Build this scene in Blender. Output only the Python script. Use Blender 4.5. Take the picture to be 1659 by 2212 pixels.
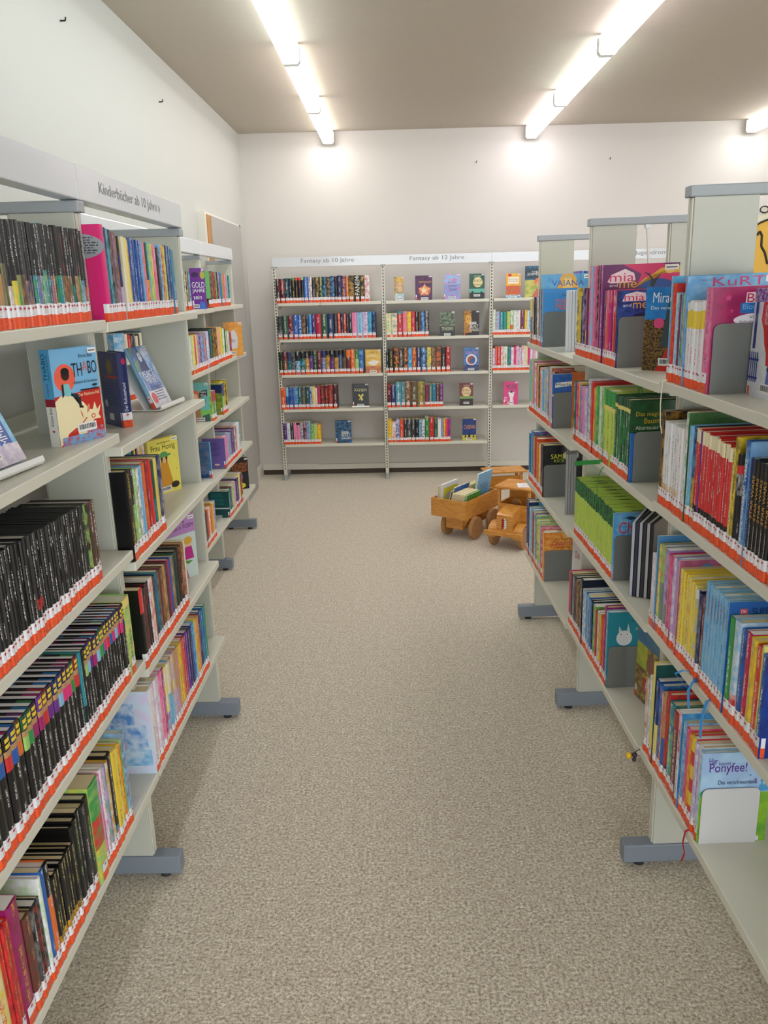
import bpy, bmesh, math, random, hashlib
from mathutils import Matrix, Vector
# ------------------------------------------------------------------ scene, camera, light
for o in list(bpy.data.objects): bpy.data.objects.remove(o)
SC = bpy.context.scene
COL = SC.collection
random.seed(11)
FPX = 1689.7255
CR = ((0.99964416, 0.01393531, -0.02274575), (-0.01802149, -0.27586234, -0.9610282), (-0.01966692, 0.96109613, -0.27551304))
CAMP = Vector((0, 0, 1.62))
cam = bpy.data.cameras.new('camera'); camo = bpy.data.objects.new('camera', cam); COL.objects.link(camo)
m = Matrix.Identity(4)
for i in range(3):
    m[i][0] = CR[0][i]; m[i][1] = -CR[1][i]; m[i][2] = -CR[2][i]; m[i][3] = CAMP[i]
camo.matrix_world = m
cam.sensor_fit = 'VERTICAL'; cam.sensor_height = 36; cam.lens = FPX * 36 / 2212
cam.clip_start = .05; cam.clip_end = 60
SC.camera = camo
SC.view_settings.view_transform = 'Standard'; SC.view_settings.look = 'None'
SC.view_settings.gamma = 1; SC.view_settings.use_curve_mapping = False
SC.view_settings.exposure = 0.65
SC.cycles.use_denoising = True
SC.cycles.max_bounces = 6; SC.cycles.diffuse_bounces = 5; SC.cycles.glossy_bounces = 2; SC.cycles.adaptive_threshold = .045
SC.cycles.sample_clamp_indirect = 8
wd = bpy.data.worlds.new('fill_world'); SC.world = wd; wd.use_nodes = True
wd.node_tree.nodes['Background'].inputs[0].default_value = (0.92, 0.97, 1.0, 1)
wd.node_tree.nodes['Background'].inputs[1].default_value = 2.7     # added fill light, let in where the room is left open behind the camera
LAMP_STRENGTH = 13.0

def proj(p):
    d = Vector(p) - CAMP
    c = [sum(CR[r][k] * d[k] for k in range(3)) for r in range(3)]
    if c[2] < .05: return None
    return (829.5 + FPX * c[0] / c[2], 1106 + FPX * c[1] / c[2])

# ------------------------------------------------------------------ colours
def lin(h):
    h = h.lstrip('#'); v = [int(h[i:i + 2], 16) / 255 for i in (0, 2, 4)]
    return tuple(c / 12.92 if c <= .04045 else ((c + .055) / 1.055) ** 2.4 for c in v)
PAL = dict(k='0c0d11', K='26282b', w='e6e6ea', cr='e6dcb8', r='d02c2e', dr='74202a', cm='ae1038', o='e2702c', y='e9cb36', ly='ead878', yg='bcd65a',
           g='2c9648', lg='9ac86c', dg='1a5236', t='1e8494', lb='8abcde', sk='54aadc', b='205cb0', db='1a2860', p='6a2a88', dp='2c123e', lp='b8a2d2',
           pk='e488b2', hp='dc2a78', mg='a0186a', br='5a3c2c', tn='b68e62', gy='888a8e', lgy='bcbec2', ol='686a34', au='c89830',
           tur='2a9aa2', orr='ea5526', cor='ee6a50', sand='efe4c0', dkt='173c44')
NAMES = dict(k='black', K='charcoal', w='white', cr='cream', r='red', dr='dark red', cm='crimson', o='orange', y='yellow', ly='pale yellow', yg='lime green',
             g='green', lg='light green', dg='dark green', t='teal', lb='light blue', sk='sky blue', b='blue', db='navy', p='purple', dp='dark purple', lp='lilac',
             pk='pink', hp='hot pink', mg='magenta', br='brown', tn='tan', gy='grey', lgy='light grey', ol='olive', au='gold')
LP = {k: lin(v) for k, v in PAL.items()}
def C(c): return LP[c] if c in LP else (lin(c) if isinstance(c, str) and len(c) == 6 else (LP['gy'] if isinstance(c, str) else c))

# ------------------------------------------------------------------ materials
def mat(name, col, rough=.5, metal=0., noise=None, bump=0., nscale=40, coat=0., spec=None):
    m = bpy.data.materials.new(name); m.use_nodes = True; nt = m.node_tree; b = nt.nodes['Principled BSDF']
    b.inputs['Base Color'].default_value = (*C(col), 1); b.inputs['Roughness'].default_value = rough; b.inputs['Metallic'].default_value = metal
    b.inputs['Coat Weight'].default_value = coat
    if spec is not None: b.inputs['Specular IOR Level'].default_value = spec
    if noise or bump:
        tc = nt.nodes.new('ShaderNodeTexCoord'); n = nt.nodes.new('ShaderNodeTexNoise'); n.inputs['Scale'].default_value = nscale; n.inputs['Detail'].default_value = 5
        nt.links.new(tc.outputs['Object'], n.inputs['Vector'])
        if noise:
            mx = nt.nodes.new('ShaderNodeMix'); mx.data_type = 'RGBA'; mx.inputs[6].default_value = (*C(col), 1); mx.inputs[7].default_value = (*C(noise), 1)
            nt.links.new(n.outputs['Fac'], mx.inputs[0]); nt.links.new(mx.outputs[2], b.inputs['Base Color'])
        if bump:
            bp = nt.nodes.new('ShaderNodeBump'); bp.inputs['Strength'].default_value = bump; bp.inputs['Distance'].default_value = .002
            nt.links.new(n.outputs['Fac'], bp.inputs['Height']); nt.links.new(bp.outputs[0], b.inputs['Normal'])
    return m
M = {}
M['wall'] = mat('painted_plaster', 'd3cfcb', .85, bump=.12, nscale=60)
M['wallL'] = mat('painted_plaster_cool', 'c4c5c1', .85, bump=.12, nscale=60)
M['ceil'] = mat('ceiling_paint', 'c2b9ad', .9, noise='bcb3a6', bump=.15, nscale=30)
M['metal'] = mat('cream_coated_steel', 'd6d5c8', .32, noise='d1d0c3', nscale=300)
M['metalp'] = mat('cream_coated_steel_panel', 'bfc1b6', .42, bump=.1, nscale=400)
M['grey'] = mat('grey_coated_steel', '7f8894', .45)
M['greyl'] = mat('light_grey_steel', 'a3a9ae', .45)
M['end'] = mat('bookend_steel', '6e716f', .42, bump=.05, nscale=400)
M['endw'] = mat('white_bookend_steel', 'c9c9cb', .42)
M['sign'] = mat('glossy_sign_plastic', 'd3d8df', .12, coat=.4)
M['ink'] = mat('grey_lettering', '7c7f85', .5)
M['slot'] = mat('slot_dark', '20201e', .8)
M['rubber'] = mat('black_rubber', '2a2f36', .7)
M['white'] = mat('white_acrylic', 'e8e8e6', .2)
M['skirt'] = mat('trunking_plastic', 'dedbd2', .5)
M['base'] = mat('dark_linoleum', '55483e', .6, noise='423831', nscale=60)
M['doorg'] = mat('grey_door_paint', 'a9a8a5', .5)
M['oak'] = mat('oak_edge', 'c08c46', .5, noise='a87438', nscale=30)
M['ribg'] = mat('green_ribbon', '2c8a3c', .5); M['ribr'] = mat('red_ribbon', 'b0182c', .5); M['ribb'] = mat('blue_ribbon', '3a94e0', .35)
M['ribw'] = mat('cream_ribbon', 'e4e0cc', .6); M['ribk'] = mat('black_ribbon', '241c1a', .6)
M['yel'] = mat('yellow_plastic', 'e8c010', .3); M['pur'] = mat('purple_plastic', '3a2440', .3)
M['paper'] = mat('white_paper', 'e4e2e6', .6)

def wood():
    m = bpy.data.materials.new('varnished_pine'); m.use_nodes = True; nt = m.node_tree; b = nt.nodes['Principled BSDF']
    tc = nt.nodes.new('ShaderNodeTexCoord'); mp = nt.nodes.new('ShaderNodeMapping'); mp.inputs['Scale'].default_value = (6, 6, 60)
    n = nt.nodes.new('ShaderNodeTexNoise'); n.inputs['Scale'].default_value = 2.5; n.inputs['Detail'].default_value = 6; n.inputs['Distortion'].default_value = .6
    r = nt.nodes.new('ShaderNodeValToRGB'); e = r.color_ramp.elements
    e[0].position = .3; e[0].color = (*lin('b8742f'), 1); e[1].position = .65; e[1].color = (*lin('dda04a'), 1)
    k = nt.nodes.new('ShaderNodeTexVoronoi'); k.inputs['Scale'].default_value = 11
    kr = nt.nodes.new('ShaderNodeValToRGB'); kr.color_ramp.elements[0].position = .03; kr.color_ramp.elements[0].color = (*lin('5a3216'), 1); kr.color_ramp.elements[1].position = .06; kr.color_ramp.elements[1].color = (1, 1, 1, 1)
    mx = nt.nodes.new('ShaderNodeMix'); mx.data_type = 'RGBA'; mx.blend_type = 'MULTIPLY'; mx.inputs[0].default_value = .8
    L = nt.links.new
    L(tc.outputs['Object'], mp.inputs[0]); L(mp.outputs[0], n.inputs['Vector']); L(n.outputs['Fac'], r.inputs[0]); L(tc.outputs['Object'], k.inputs['Vector']); L(k.outputs['Distance'], kr.inputs[0])
    L(r.outputs[0], mx.inputs[6]); L(kr.outputs[0], mx.inputs[7]); L(mx.outputs[2], b.inputs['Base Color']); b.inputs['Roughness'].default_value = .35; b.inputs['Coat Weight'].default_value = .2
    return m
M['wood'] = wood()
M['wood2'] = mat('beech_wheel', 'b98a5a', .5, noise='a67848', nscale=30)

def carpet():
    m = bpy.data.materials.new('mottled_carpet'); m.use_nodes = True; nt = m.node_tree; b = nt.nodes['Principled BSDF']; L = nt.links.new
    tc = nt.nodes.new('ShaderNodeTexCoord')
    mp = nt.nodes.new('ShaderNodeMapping'); mp.inputs['Scale'].default_value = (1, 1.1, 1); L(tc.outputs['Object'], mp.inputs[0])
    n1 = nt.nodes.new('ShaderNodeTexNoise'); n1.inputs['Scale'].default_value = 120; n1.inputs['Detail'].default_value = 6; n1.inputs['Roughness'].default_value = .72
    n2 = nt.nodes.new('ShaderNodeTexNoise'); n2.inputs['Scale'].default_value = 420; n2.inputs['Detail'].default_value = 3
    n3 = nt.nodes.new('ShaderNodeTexNoise'); n3.inputs['Scale'].default_value = 28; n3.inputs['Detail'].default_value = 3
    for n in (n1, n2, n3): L(mp.outputs[0], n.inputs['Vector'])
    r = nt.nodes.new('ShaderNodeValToRGB'); cr = r.color_ramp; cr.elements[0].position = .36; cr.elements[0].color = (*lin('7e7567'), 1); cr.elements[1].position = .64; cr.elements[1].color = (*lin('f2ebde'), 1)
    e = cr.elements.new(.5); e.color = (*lin('c6bcab'), 1)
    L(n1.outputs['Fac'], r.inputs[0])
    r2 = nt.nodes.new('ShaderNodeValToRGB'); r2.color_ramp.elements[0].position = .3; r2.color_ramp.elements[0].color = (.60, .59, .57, 1); r2.color_ramp.elements[1].position = .7; r2.color_ramp.elements[1].color = (1.3, 1.3, 1.29, 1)
    L(n2.outputs['Fac'], r2.inputs[0])
    mx = nt.nodes.new('ShaderNodeMix'); mx.data_type = 'RGBA'; mx.blend_type = 'MULTIPLY'; mx.inputs[0].default_value = .8; L(r.outputs[0], mx.inputs[6]); L(r2.outputs[0], mx.inputs[7])
    r3 = nt.nodes.new('ShaderNodeValToRGB'); r3.color_ramp.elements[0].position = .3; r3.color_ramp.elements[0].color = (.90, .86, .82, 1); r3.color_ramp.elements[1].position = .7; r3.color_ramp.elements[1].color = (1.05, 1.06, 1.04, 1); L(n3.outputs['Fac'], r3.inputs[0])
    m2 = nt.nodes.new('ShaderNodeMix'); m2.data_type = 'RGBA'; m2.blend_type = 'MULTIPLY'; m2.inputs[0].default_value = 1; L(mx.outputs[2], m2.inputs[6]); L(r3.outputs[0], m2.inputs[7])
    L(m2.outputs[2], b.inputs['Base Color']); b.inputs['Roughness'].default_value = .95; b.inputs['Specular IOR Level'].default_value = .1; b.inputs['Sheen Weight'].default_value = 1.0; b.inputs['Sheen Roughness'].default_value = .5; b.inputs['Sheen Tint'].default_value = (.9, .86, .78, 1)
    bp = nt.nodes.new('ShaderNodeBump'); bp.inputs['Strength'].default_value = .5; bp.inputs['Distance'].default_value = .003; L(n1.outputs['Fac'], bp.inputs['Height']); L(bp.outputs[0], b.inputs['Normal'])
    return m
M['carpet'] = carpet()

def printed(name, rough):
    # printed paper: colours ride on the mesh (col / acc / txt attributes), noise makes picture patches and rows of small lettering
    m = bpy.data.materials.new(name); m.use_nodes = True; nt = m.node_tree; b = nt.nodes['Principled BSDF']; L = nt.links.new
    def attr(n): a = nt.nodes.new('ShaderNodeAttribute'); a.attribute_name = n; return a
    def math_(op, a, c=None, clamp=False):
        x = nt.nodes.new('ShaderNodeMath'); x.operation = op; x.use_clamp = clamp
        for i, v in enumerate((a, c)):
            if v is None: continue
            if isinstance(v, (int, float)): x.inputs[i].default_value = v
            else: L(v, x.inputs[i])
        return x.outputs[0]
    col, acc, txt = attr('col'), attr('acc'), attr('txt')
    uv = nt.nodes.new('ShaderNodeUVMap'); uv.uv_map = 'uv'; sp = nt.nodes.new('ShaderNodeSeparateXYZ'); L(uv.outputs[0], sp.inputs[0])
    u, v = sp.outputs[0], sp.outputs[1]
    seed = math_('MULTIPLY', col.outputs['Alpha'], 90.)
    def noise(su, sv, scale, det, off=0.):
        c = nt.nodes.new('ShaderNodeCombineXYZ'); L(math_('MULTIPLY', u, su), c.inputs[0]); L(math_('MULTIPLY', v, sv), c.inputs[1]); L(math_('ADD', seed, off), c.inputs[2])
        n = nt.nodes.new('ShaderNodeTexNoise'); n.inputs['Scale'].default_value = scale; n.inputs['Detail'].default_value = det; L(c.outputs[0], n.inputs['Vector']); return n.outputs['Fac']
    def step(x, lo, hi): return math_('DIVIDE', math_('SUBTRACT', x, lo), hi - lo, True)
    art = math_('MULTIPLY', step(noise(.8, 52, 1, 5), .40, .64), acc.outputs['Alpha'])
    mx = nt.nodes.new('ShaderNodeMix'); mx.data_type = 'RGBA'; L(art, mx.inputs[0]); L(col.outputs['Color'], mx.inputs[6]); L(acc.outputs['Color'], mx.inputs[7])
    letters = step(noise(3.0, 520, 1, 2, 7.), .49, .57)
    gate = step(noise(0, 18, 1, 1, 13.), .47, .50)
    strip = math_('LESS_THAN', math_('ABSOLUTE', u), .27)
    t = math_('MULTIPLY', math_('MULTIPLY', letters, gate), math_('MULTIPLY', strip, txt.outputs['Alpha']))
    m2 = nt.nodes.new('ShaderNodeMix'); m2.data_type = 'RGBA'; L(t, m2.inputs[0]); L(mx.outputs[2], m2.inputs[6]); L(txt.outputs['Color'], m2.inputs[7])
    L(m2.outputs[2], b.inputs['Base Color']); b.inputs['Roughness'].default_value = rough
    return m
M['print'] = printed('printed_cover', .33)
M['pages'] = printed('page_edges', .8)

# ------------------------------------------------------------------ helpers
def link(name, me, m=None, parent=None):
    o = bpy.data.objects.new(name, me); COL.objects.link(o)
    if m is not None and me is not None: me.materials.append(m)
    if parent is not None: o.parent = parent
    return o
def tag(o, label=None, cat=None, group=None, kind=None):
    if label: o['label'] = label
    if cat: o['category'] = cat
    if group: o['group'] = group
    if kind: o['kind'] = kind
    return o
def empty(name, mw=None):
    o = bpy.data.objects.new(name, None); COL.objects.link(o); o.empty_display_size = .05
    if mw is not None: o.matrix_world = mw
    return o
class MB:
    def __init__(s): s.v = []; s.f = []; s.sm = []
    def quad(s, *p):
        n = len(s.v); s.v += [tuple(q) for q in p]; s.f.append(tuple(range(n, n + len(p)))); return s
    def box(s, x0, y0, z0, x1, y1, z1, M4=None):
        P = [(x, y, z) for z in (z0, z1) for y in (y0, y1) for x in (x0, x1)]
        if M4 is not None: P = [tuple(M4 @ Vector(p)) for p in P]
        n = len(s.v); s.v += P
        for f in ((0, 2, 3, 1), (4, 5, 7, 6), (0, 1, 5, 4), (2, 6, 7, 3), (0, 4, 6, 2), (1, 3, 7, 5)): s.f.append(tuple(n + i for i in f))
        return s
    def cyl(s, a, b, r, r2=None, n=20, caps=True):
        a, b = Vector(a), Vector(b); d = (b - a).normalized(); t = d.orthogonal().normalized(); w = d.cross(t); r2 = r if r2 is None else r2; k = len(s.v)
        for c, R_ in ((a, r), (b, r2)):
            for i in range(n):
                q = c + (t * math.cos(2 * math.pi * i / n) + w * math.sin(2 * math.pi * i / n)) * R_; s.v.append(tuple(q))
        for i in range(n): s.f.append((k + i, k + (i + 1) % n, k + n + (i + 1) % n, k + n + i))
        if caps: s.f.append(tuple(k + n - 1 - i for i in range(n))); s.f.append(tuple(k + n + i for i in range(n)))
        return s
    def tube(s, pts, r, n=8):
        for a, b in zip(pts, pts[1:]): s.cyl(a, b, r, n=n)
        return s
    def prism(s, prof, a, b, axis='y'):
        # closed profile (p,q) extruded along an axis from a to b
        def P(p, q, t): return {'y': (p, t, q), 'x': (t, p, q), 'z': (p, q, t)}[axis]
        k = len(s.v); n = len(prof)
        s.v += [P(p, q, a) for p, q in prof] + [P(p, q, b) for p, q in prof]
        for i in range(n): s.f.append((k + i, k + (i + 1) % n, k + n + (i + 1) % n, k + n + i))
        s.f.append(tuple(k + n - 1 - i for i in range(n))); s.f.append(tuple(k + n + i for i in range(n)))
        return s
    def build(s, name, m, parent=None, bev=0, smooth=False):
        me = bpy.data.meshes.new(name); me.from_pydata(s.v, [], s.f)
        bm = bmesh.new(); bm.from_mesh(me)
        bmesh.ops.recalc_face_normals(bm, faces=bm.faces)
        if bev: bmesh.ops.bevel(bm, geom=[e for e in bm.edges if e.is_manifold and e.calc_face_angle(0) > .5], offset=bev, segments=2, affect='EDGES', profile=.5)
        bm.to_mesh(me); bm.free()
        if smooth:
            for p in me.polygons: p.use_smooth = True
        return link(name, me, m, parent)

_tc = {}
def text_tris(s):
    if s in _tc: return _tc[s]
    cu = bpy.data.curves.new('lettering', 'FONT'); cu.body = s; cu.resolution_u = 3; cu.align_x = 'LEFT'
    o = bpy.data.objects.new('lettering', cu); COL.objects.link(o)
    me = o.to_mesh(); vs = [(v.co.x, v.co.y) for v in me.vertices]; fs = [tuple(p.vertices) for p in me.polygons]
    o.to_mesh_clear(); bpy.data.objects.remove(o); bpy.data.curves.remove(cu)
    x0 = min(v[0] for v in vs); x1 = max(v[0] for v in vs); y0 = min(v[1] for v in vs); y1 = max(v[1] for v in vs)
    _tc[s] = (vs, fs, x0, x1, y0, y1); return _tc[s]
def text_mb(s, P, w, h, bold=0.):
    # fits the string into a w x h box; P(x, y) maps to 3D
    vs, fs, x0, x1, y0, y1 = text_tris(s); mb = MB()
    mb.v = [tuple(P((x - x0) / (x1 - x0) * w, (y - y0) / (y1 - y0) * h)) for x, y in vs]; mb.f = list(fs)
    return mb
def text_obj(s, P, w, h, m, parent, name='lettering'):
    mb = text_mb(s, P, w, h); me = bpy.data.meshes.new(name); me.from_pydata(mb.v, [], mb.f); return link(name, me, m, parent)
# ------------------------------------------------------------------ the room
def struct(name, mb, m, parent=None, **k):
    o = mb.build(name, m, parent, **k)
    if parent is None: o['kind'] = 'structure'
    return o
XL, XR, YB, YF, ZC = -1.26, 5.0, -3.2, 6.97, 2.853
struct('floor', MB().box(XL - .1, YB, -.1, XR + .1, YF + .1, 0), M['carpet'])
struct('ceiling', MB().box(XL - .1, YB, ZC, XR + .1, YF + .1, ZC + .1), M['ceil'])
struct('wall_left', MB().box(XL - .1, YB, 0, XL, YF + .1, ZC), M['wallL'])
struct('wall_right', MB().box(XR, YB, 0, XR + .1, YF + .1, ZC), M['wall'])
struct('wall_back', MB().box(XL, YF, 0, XR, YF + .1, ZC), M['wall'])
struct('baseboard_back', MB().box(XL + .02, YF - .012, 0, XR, YF, .046), M['base'])
struct('trim_1', MB().box(XL + .02, YF - .03, .046, -.73, YF, .1).box(-.73, YF - .034, .046, 3.4, YF, .092), M['skirt'], bev=.002)
struct('baseboard_left', MB().box(XL, 5.0 + 1.5, 0, XL + .03, YF - .002, .1), M['skirt'])
# door leaf standing against the left wall
d = empty('door_1', Matrix.Translation((XL, 5.3, 0))); d['kind'] = 'structure'
MB().box(0, 0, 0, .052, .04, 2.115).box(0, .04, 2.1, .052, 1.2, 2.115).box(0, 1.165, 0, .052, 1.2, 2.115).build('door_frame', M['skirt'], d)
MB().box(0, .04, .003, .058, .14, 2.1).build('oak_strip', M['oak'], d)
MB().box(0, .14, .003, .062, 1.165, 2.1).build('door_leaf', M['doorg'], d)

# ceiling lamps: three rows of short fluorescent luminaires mounted end to end
def emis(name, col, s):
    m = bpy.data.materials.new(name); m.use_nodes = True; b = m.node_tree.nodes['Principled BSDF']
    b.inputs['Base Color'].default_value = (.9, .9, .9, 1); b.inputs['Roughness'].default_value = .3
    b.inputs['Emission Color'].default_value = (*col, 1); b.inputs['Emission Strength'].default_value = s; return m
EMS = [emis('lamp_side_cool', (.93, 1.0, .98), 3.2), emis('lamp_side_warm', (1., .95, .90), 3.2), emis('lamp_side_rose', (1., .94, .985), 3.2), emis('lamp_side_neutral', (1., .98, .95), 3.2)]
EM = [emis('lamp_diffuser_cool', (.94, 1.0, .98), LAMP_STRENGTH), emis('lamp_diffuser_warm', (1., .965, .92), LAMP_STRENGTH), emis('lamp_diffuser_rose', (1., .955, .985), LAMP_STRENGTH), emis('lamp_diffuser_neutral', (1., .99, .97), LAMP_STRENGTH)]
M['cap'] = mat('lamp_cap_plastic', 'ececea', .3)
hw = .045
prof = [(-hw, ZC - .012), (-hw, ZC - .085), (-hw + .012, ZC - .1), (hw - .012, ZC - .1), (hw, ZC - .085), (hw, ZC - .012)]
pat = {0: [1, 1, 0, 0], 1: [2, 0, 2, 1], 2: [3, 2, 1, 0]}
rown = ['left row', 'middle row', 'right row']
pos = ['by the back wall', 'second from the back wall', 'third from the back wall', 'fourth from the back wall', 'fifth from the back wall', 'sixth from the back wall', 'seventh from the back wall']
for ri, X in enumerate((-.525, 1.12, 2.88)):
    for k in range(4):
        y1 = 6.92 - k * 1.178; y0 = y1 - 1.152
        if y0 < YB: continue
        o = empty('ceiling_lamp', Matrix.Translation((X, (y0 + y1) / 2, 0)))
        tag(o, 'white ceiling luminaire, %s, %s' % (rown[ri], pos[k]), 'ceiling lamp', 'ceiling luminaires')
        h = (y1 - y0) / 2
        MB().prism([(-hw + .004, ZC - .0852), (-hw + .014, ZC - .1), (hw - .014, ZC - .1), (hw - .004, ZC - .0852)], -h + .012, h - .012).build('diffuser', EM[pat[ri][k % 4]], o)
        MB().prism([(-hw, ZC - .012), (-hw, ZC - .085), (hw, ZC - .085), (hw, ZC - .012)], -h + .012, h - .012).build('side_diffuser', EMS[pat[ri][k % 4]], o)
        p2 = [(x * 1.07, z - .003) for x, z in prof]
        for s in (-1, 1): MB().prism(p2, s * h, s * (h - .012)).build('end_cap', M['cap'], o)
        MB().box(-.03, -h + .02, ZC - .012, .03, h - .02, ZC - .0005).build('mounting_rail', M['metal'], o)
# nails left in the walls
for (x, y, z, nx, ny, lb) in ((XL, 3.368, 2.627, 1, 0, 'small bent nail high on the left wall, nearer one'), (XL, 4.658, 2.613, 1, 0, 'small bent nail high on the left wall, farther one'),
                              (.682, YF, 2.59, 0, -1, 'small nail high on the back wall above the shelf sign'), (1.771, YF, 2.589, 0, -1, 'small nail high on the back wall near the middle lamp row')):
    o = MB().tube([(x - nx * .01, y - ny * .01, z), (x + nx * .02, y + ny * .02, z), (x + nx * .022, y + ny * .022, z + .012)], .003, 6).build('nail', M['slot']); tag(o, lb, 'nail')
# painted wooden figure on the back wall at the far right, only its edge is in the picture
def blob(pts, y0, y1, name, m, parent):
    return MB().prism(pts, y0, y1).build(name, m, parent)
fg = empty('painted_figure', Matrix.Translation((3.35, YF, 0))); tag(fg, 'cream and yellow painted wooden cutout figure with black outlines on the back wall', 'wall decoration')
M['figc'] = mat('figure_cream', 'd9d5bd', .6); M['figy'] = mat('figure_yellow', 'dcb04a', .6); M['figk'] = mat('figure_black', '1a1714', .6)
out = [(-.40, 1.45)] + [(-.40 + .38 * (1 - math.cos(a)), 1.9 + .36 * math.sin(a)) for a in [math.pi * i / 20 for i in range(21)]] + [(.36, 1.45)]
blob(out, -.02, -.001, 'board', M['figc'], fg)
yp = [(-.30, 1.45), (-.36, 1.95)] + [(-.36 + .36 * (1 - math.cos(a)), 2.02 + .1 * math.sin(a)) for a in [math.pi * i / 12 for i in range(13)]] + [(.32, 1.45)]
blob(yp, -.024, -.0201, 'yellow_face', M['figy'], fg)
mb = MB(); mb.tube([(-.36 + .02 * math.sin(t), -.027, 1.95 - .5 * t) for t in [i / 10 for i in range(11)]], .006, 6)
mb.tube([(-.36 + .36 * (1 - math.cos(a)), -.027, 2.02 + .1 * math.sin(a)) for a in [math.pi * i / 12 for i in range(13)]], .008, 6)
mb.tube([(-.33, -.027, 1.97), (-.31, -.027, 2.0), (-.29, -.027, 1.97), (-.285, -.027, 1.88), (-.25, -.027, 1.83), (-.22, -.027, 1.74)], .009, 6)
mb.tube([(-.29 + .035 * math.cos(a), -.027, 2.17 + .025 * math.sin(a)) for a in [math.pi * i / 8 for i in range(17)]], .005, 6)
mb.build('outlines', M['figk'], fg)

# ------------------------------------------------------------------ shelving
def upright(parent, y, foot_x0, foot_x1, panels, zt, sy=.03, glide=(.03,)):
    """one upright frame across the bookcase at local y (its near face)"""
    f = MB().box(foot_x0, y - .004, .014, foot_x1, y + .038, .072).build('foot', M['grey'], parent, bev=.004)
    for gx in (foot_x0 + .05, foot_x1 - .05): MB().cyl((gx, y + .017, 0), (gx, y + .017, .016), .016, n=14).build('glide', M['rubber'], f)
    for a, b in panels:
        q = MB().box(a, y, .072, b, y + .032, zt).build('side_panel', M['metalp'], parent, bev=.002)
        MB().box(a - .0035, y + .004, .075, a - .0002, y + .014, zt - .002).box(a - .0035, y + .018, .075, a - .0002, y + .028, zt - .002).build('slotted_rail', M['metal'], q)
def shelf_plate(parent, x0, x1, y0, y1, z, lip=-1):
    th = .024
    MB().box(x0, y0, z - th, x1, y1, z).build('shelf', M['metal'], parent, bev=.0025)
# --- left near bookcase (double sided, faces the aisle)
B1 = empty('double_sided_bookcase', Matrix.Translation((0, 0, 0)))
tag(B1, 'cream steel bookcase along the left of the aisle, nearest the camera', 'bookcase', 'library bookcases')
Z1 = {0: (1.563, 1.296, .996, .691, .351), 1: (1.557, 1.259, .959, .657, .351)}
YU1 = (.98, 1.87, 2.735)
for y in YU1:
    upright(B1, y, -1.215, -.645, ((-.872, -.722), (-1.155, -1.005)), 1.80)
    # mirrored slotted rail on the aisle edge
    MB().box(-.7215, y + .004, .075, -.719, y + .014, 1.798).box(-.7215, y + .018, .075, -.719, y + .028, 1.798).build('slotted_rail', M['metal'], B1)
    MB().box(-1.165, y - .004, 1.80, -.708, y + .036, 1.825).build('crossbar', M['greyl'], B1, bev=.003)
for s in (0, 1):
    ya, yb = YU1[s], YU1[s + 1]
    for z in Z1[s]:
        shelf_plate(B1, -.93, -.677, ya + (.004 if s == 0 else .008), yb - .002 + (0.002 if s == 0 else .012), z)
        if z > .4: shelf_plate(B1, -1.2, -.95, ya + .034, yb - .002, z)
def sign(parent, x0, x1, y0, y1, z0, z1):
    return MB().box(x0, y0, z0, x1, y1, z1).build('sign_board', M['sign'], parent, bev=.003)
s1 = sign(B1, -.752, -.708, .985, 1.872, 1.826, 1.902)
s2 = sign(B1, -.752, -.708, 1.875, 2.765, 1.826, 1.902)
text_obj('Kinderbücher ab 10 Jahre', lambda x, y: (-.7075, 2.012 + x, 1.846 + y), .475, .034, M['ink'], s2)
MB().quad((-.7075, 2.505, 1.850), (-.7075, 2.518, 1.863), (-.7075, 2.505, 1.876)).build('arrow', M['ink'], s2)
# --- left far bookcase against the wall
B2 = empty('single_sided_bookcase', Matrix.Translation((0, 0, 0)))
tag(B2, 'cream steel bookcase against the left wall beyond the first one', 'bookcase', 'library bookcases')
Z2 = {0: (1.535, 1.232, .945, .63, .336), 1: (1.535, 1.229, .945, .63, .336), 2: (1.538, 1.232, .938, .635, .33)}
YU2 = (2.785, 3.59, 4.43, 5.27)
for y in YU2:
    upright(B2, y, -1.245, -1.01, ((-1.21, -1.062),), 1.80)
    MB().box(-1.0615, y + .004, .075, -1.059, y + .014, 1.798).box(-1.0615, y + .018, .075, -1.059, y + .028, 1.798).build('slotted_rail', M['metal'], B2)
    MB().box(-1.22, y - .004, 1.79, -1.052, y + .036, 1.812).build('crossbar', M['greyl'], B2, bev=.003)
for s in range(3):
    for z in Z2[s]: shelf_plate(B2, -1.24, -.997, YU2[s] + (.034 if s == 0 else .008), YU2[s + 1] + .0, z)
for a, b in ((2.785, 3.612), (3.615, 4.445), (4.448, 5.30)): sign(B2, -1.09, -1.05, a, b, 1.813, 1.885)
# --- rack on the back wall
B3 = empty('wall_shelf_rack', Matrix.Translation((0, 0, 0)))
tag(B3, 'cream steel shelf rack with slotted posts along the back wall', 'bookcase', 'library bookcases')
XU = (-.998, -.1, .793, 1.69, 2.585)
for x in XU:
    f = MB().box(x - .012, 6.71, .0, x + .016, 6.955, .05).build('foot', M['greyl'], B3, bev=.003)
    p = MB().box(x - .014, 6.722, .05, x + .014, 6.76, 1.80).build('post', M['metal'], B3, bev=.002)
    q = MB()
    z = .1
    while z < 1.78: q.box(x - .0035, 6.7195, z, x + .0035, 6.7225, z + .014); z += .025
    q.build('slots', M['slot'], p)
    MB().box(x - .02, 6.715, 1.795, x + .02, 6.77, 1.806).build('crossbar', M['greyl'], B3)
    for zz in (1.515, 1.22, .925, .63, .325): MB().box(x + .0145, 6.765, zz - .05, x + .018, 6.95, zz - .018).build('bracket', M['metal'], B3)
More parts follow.
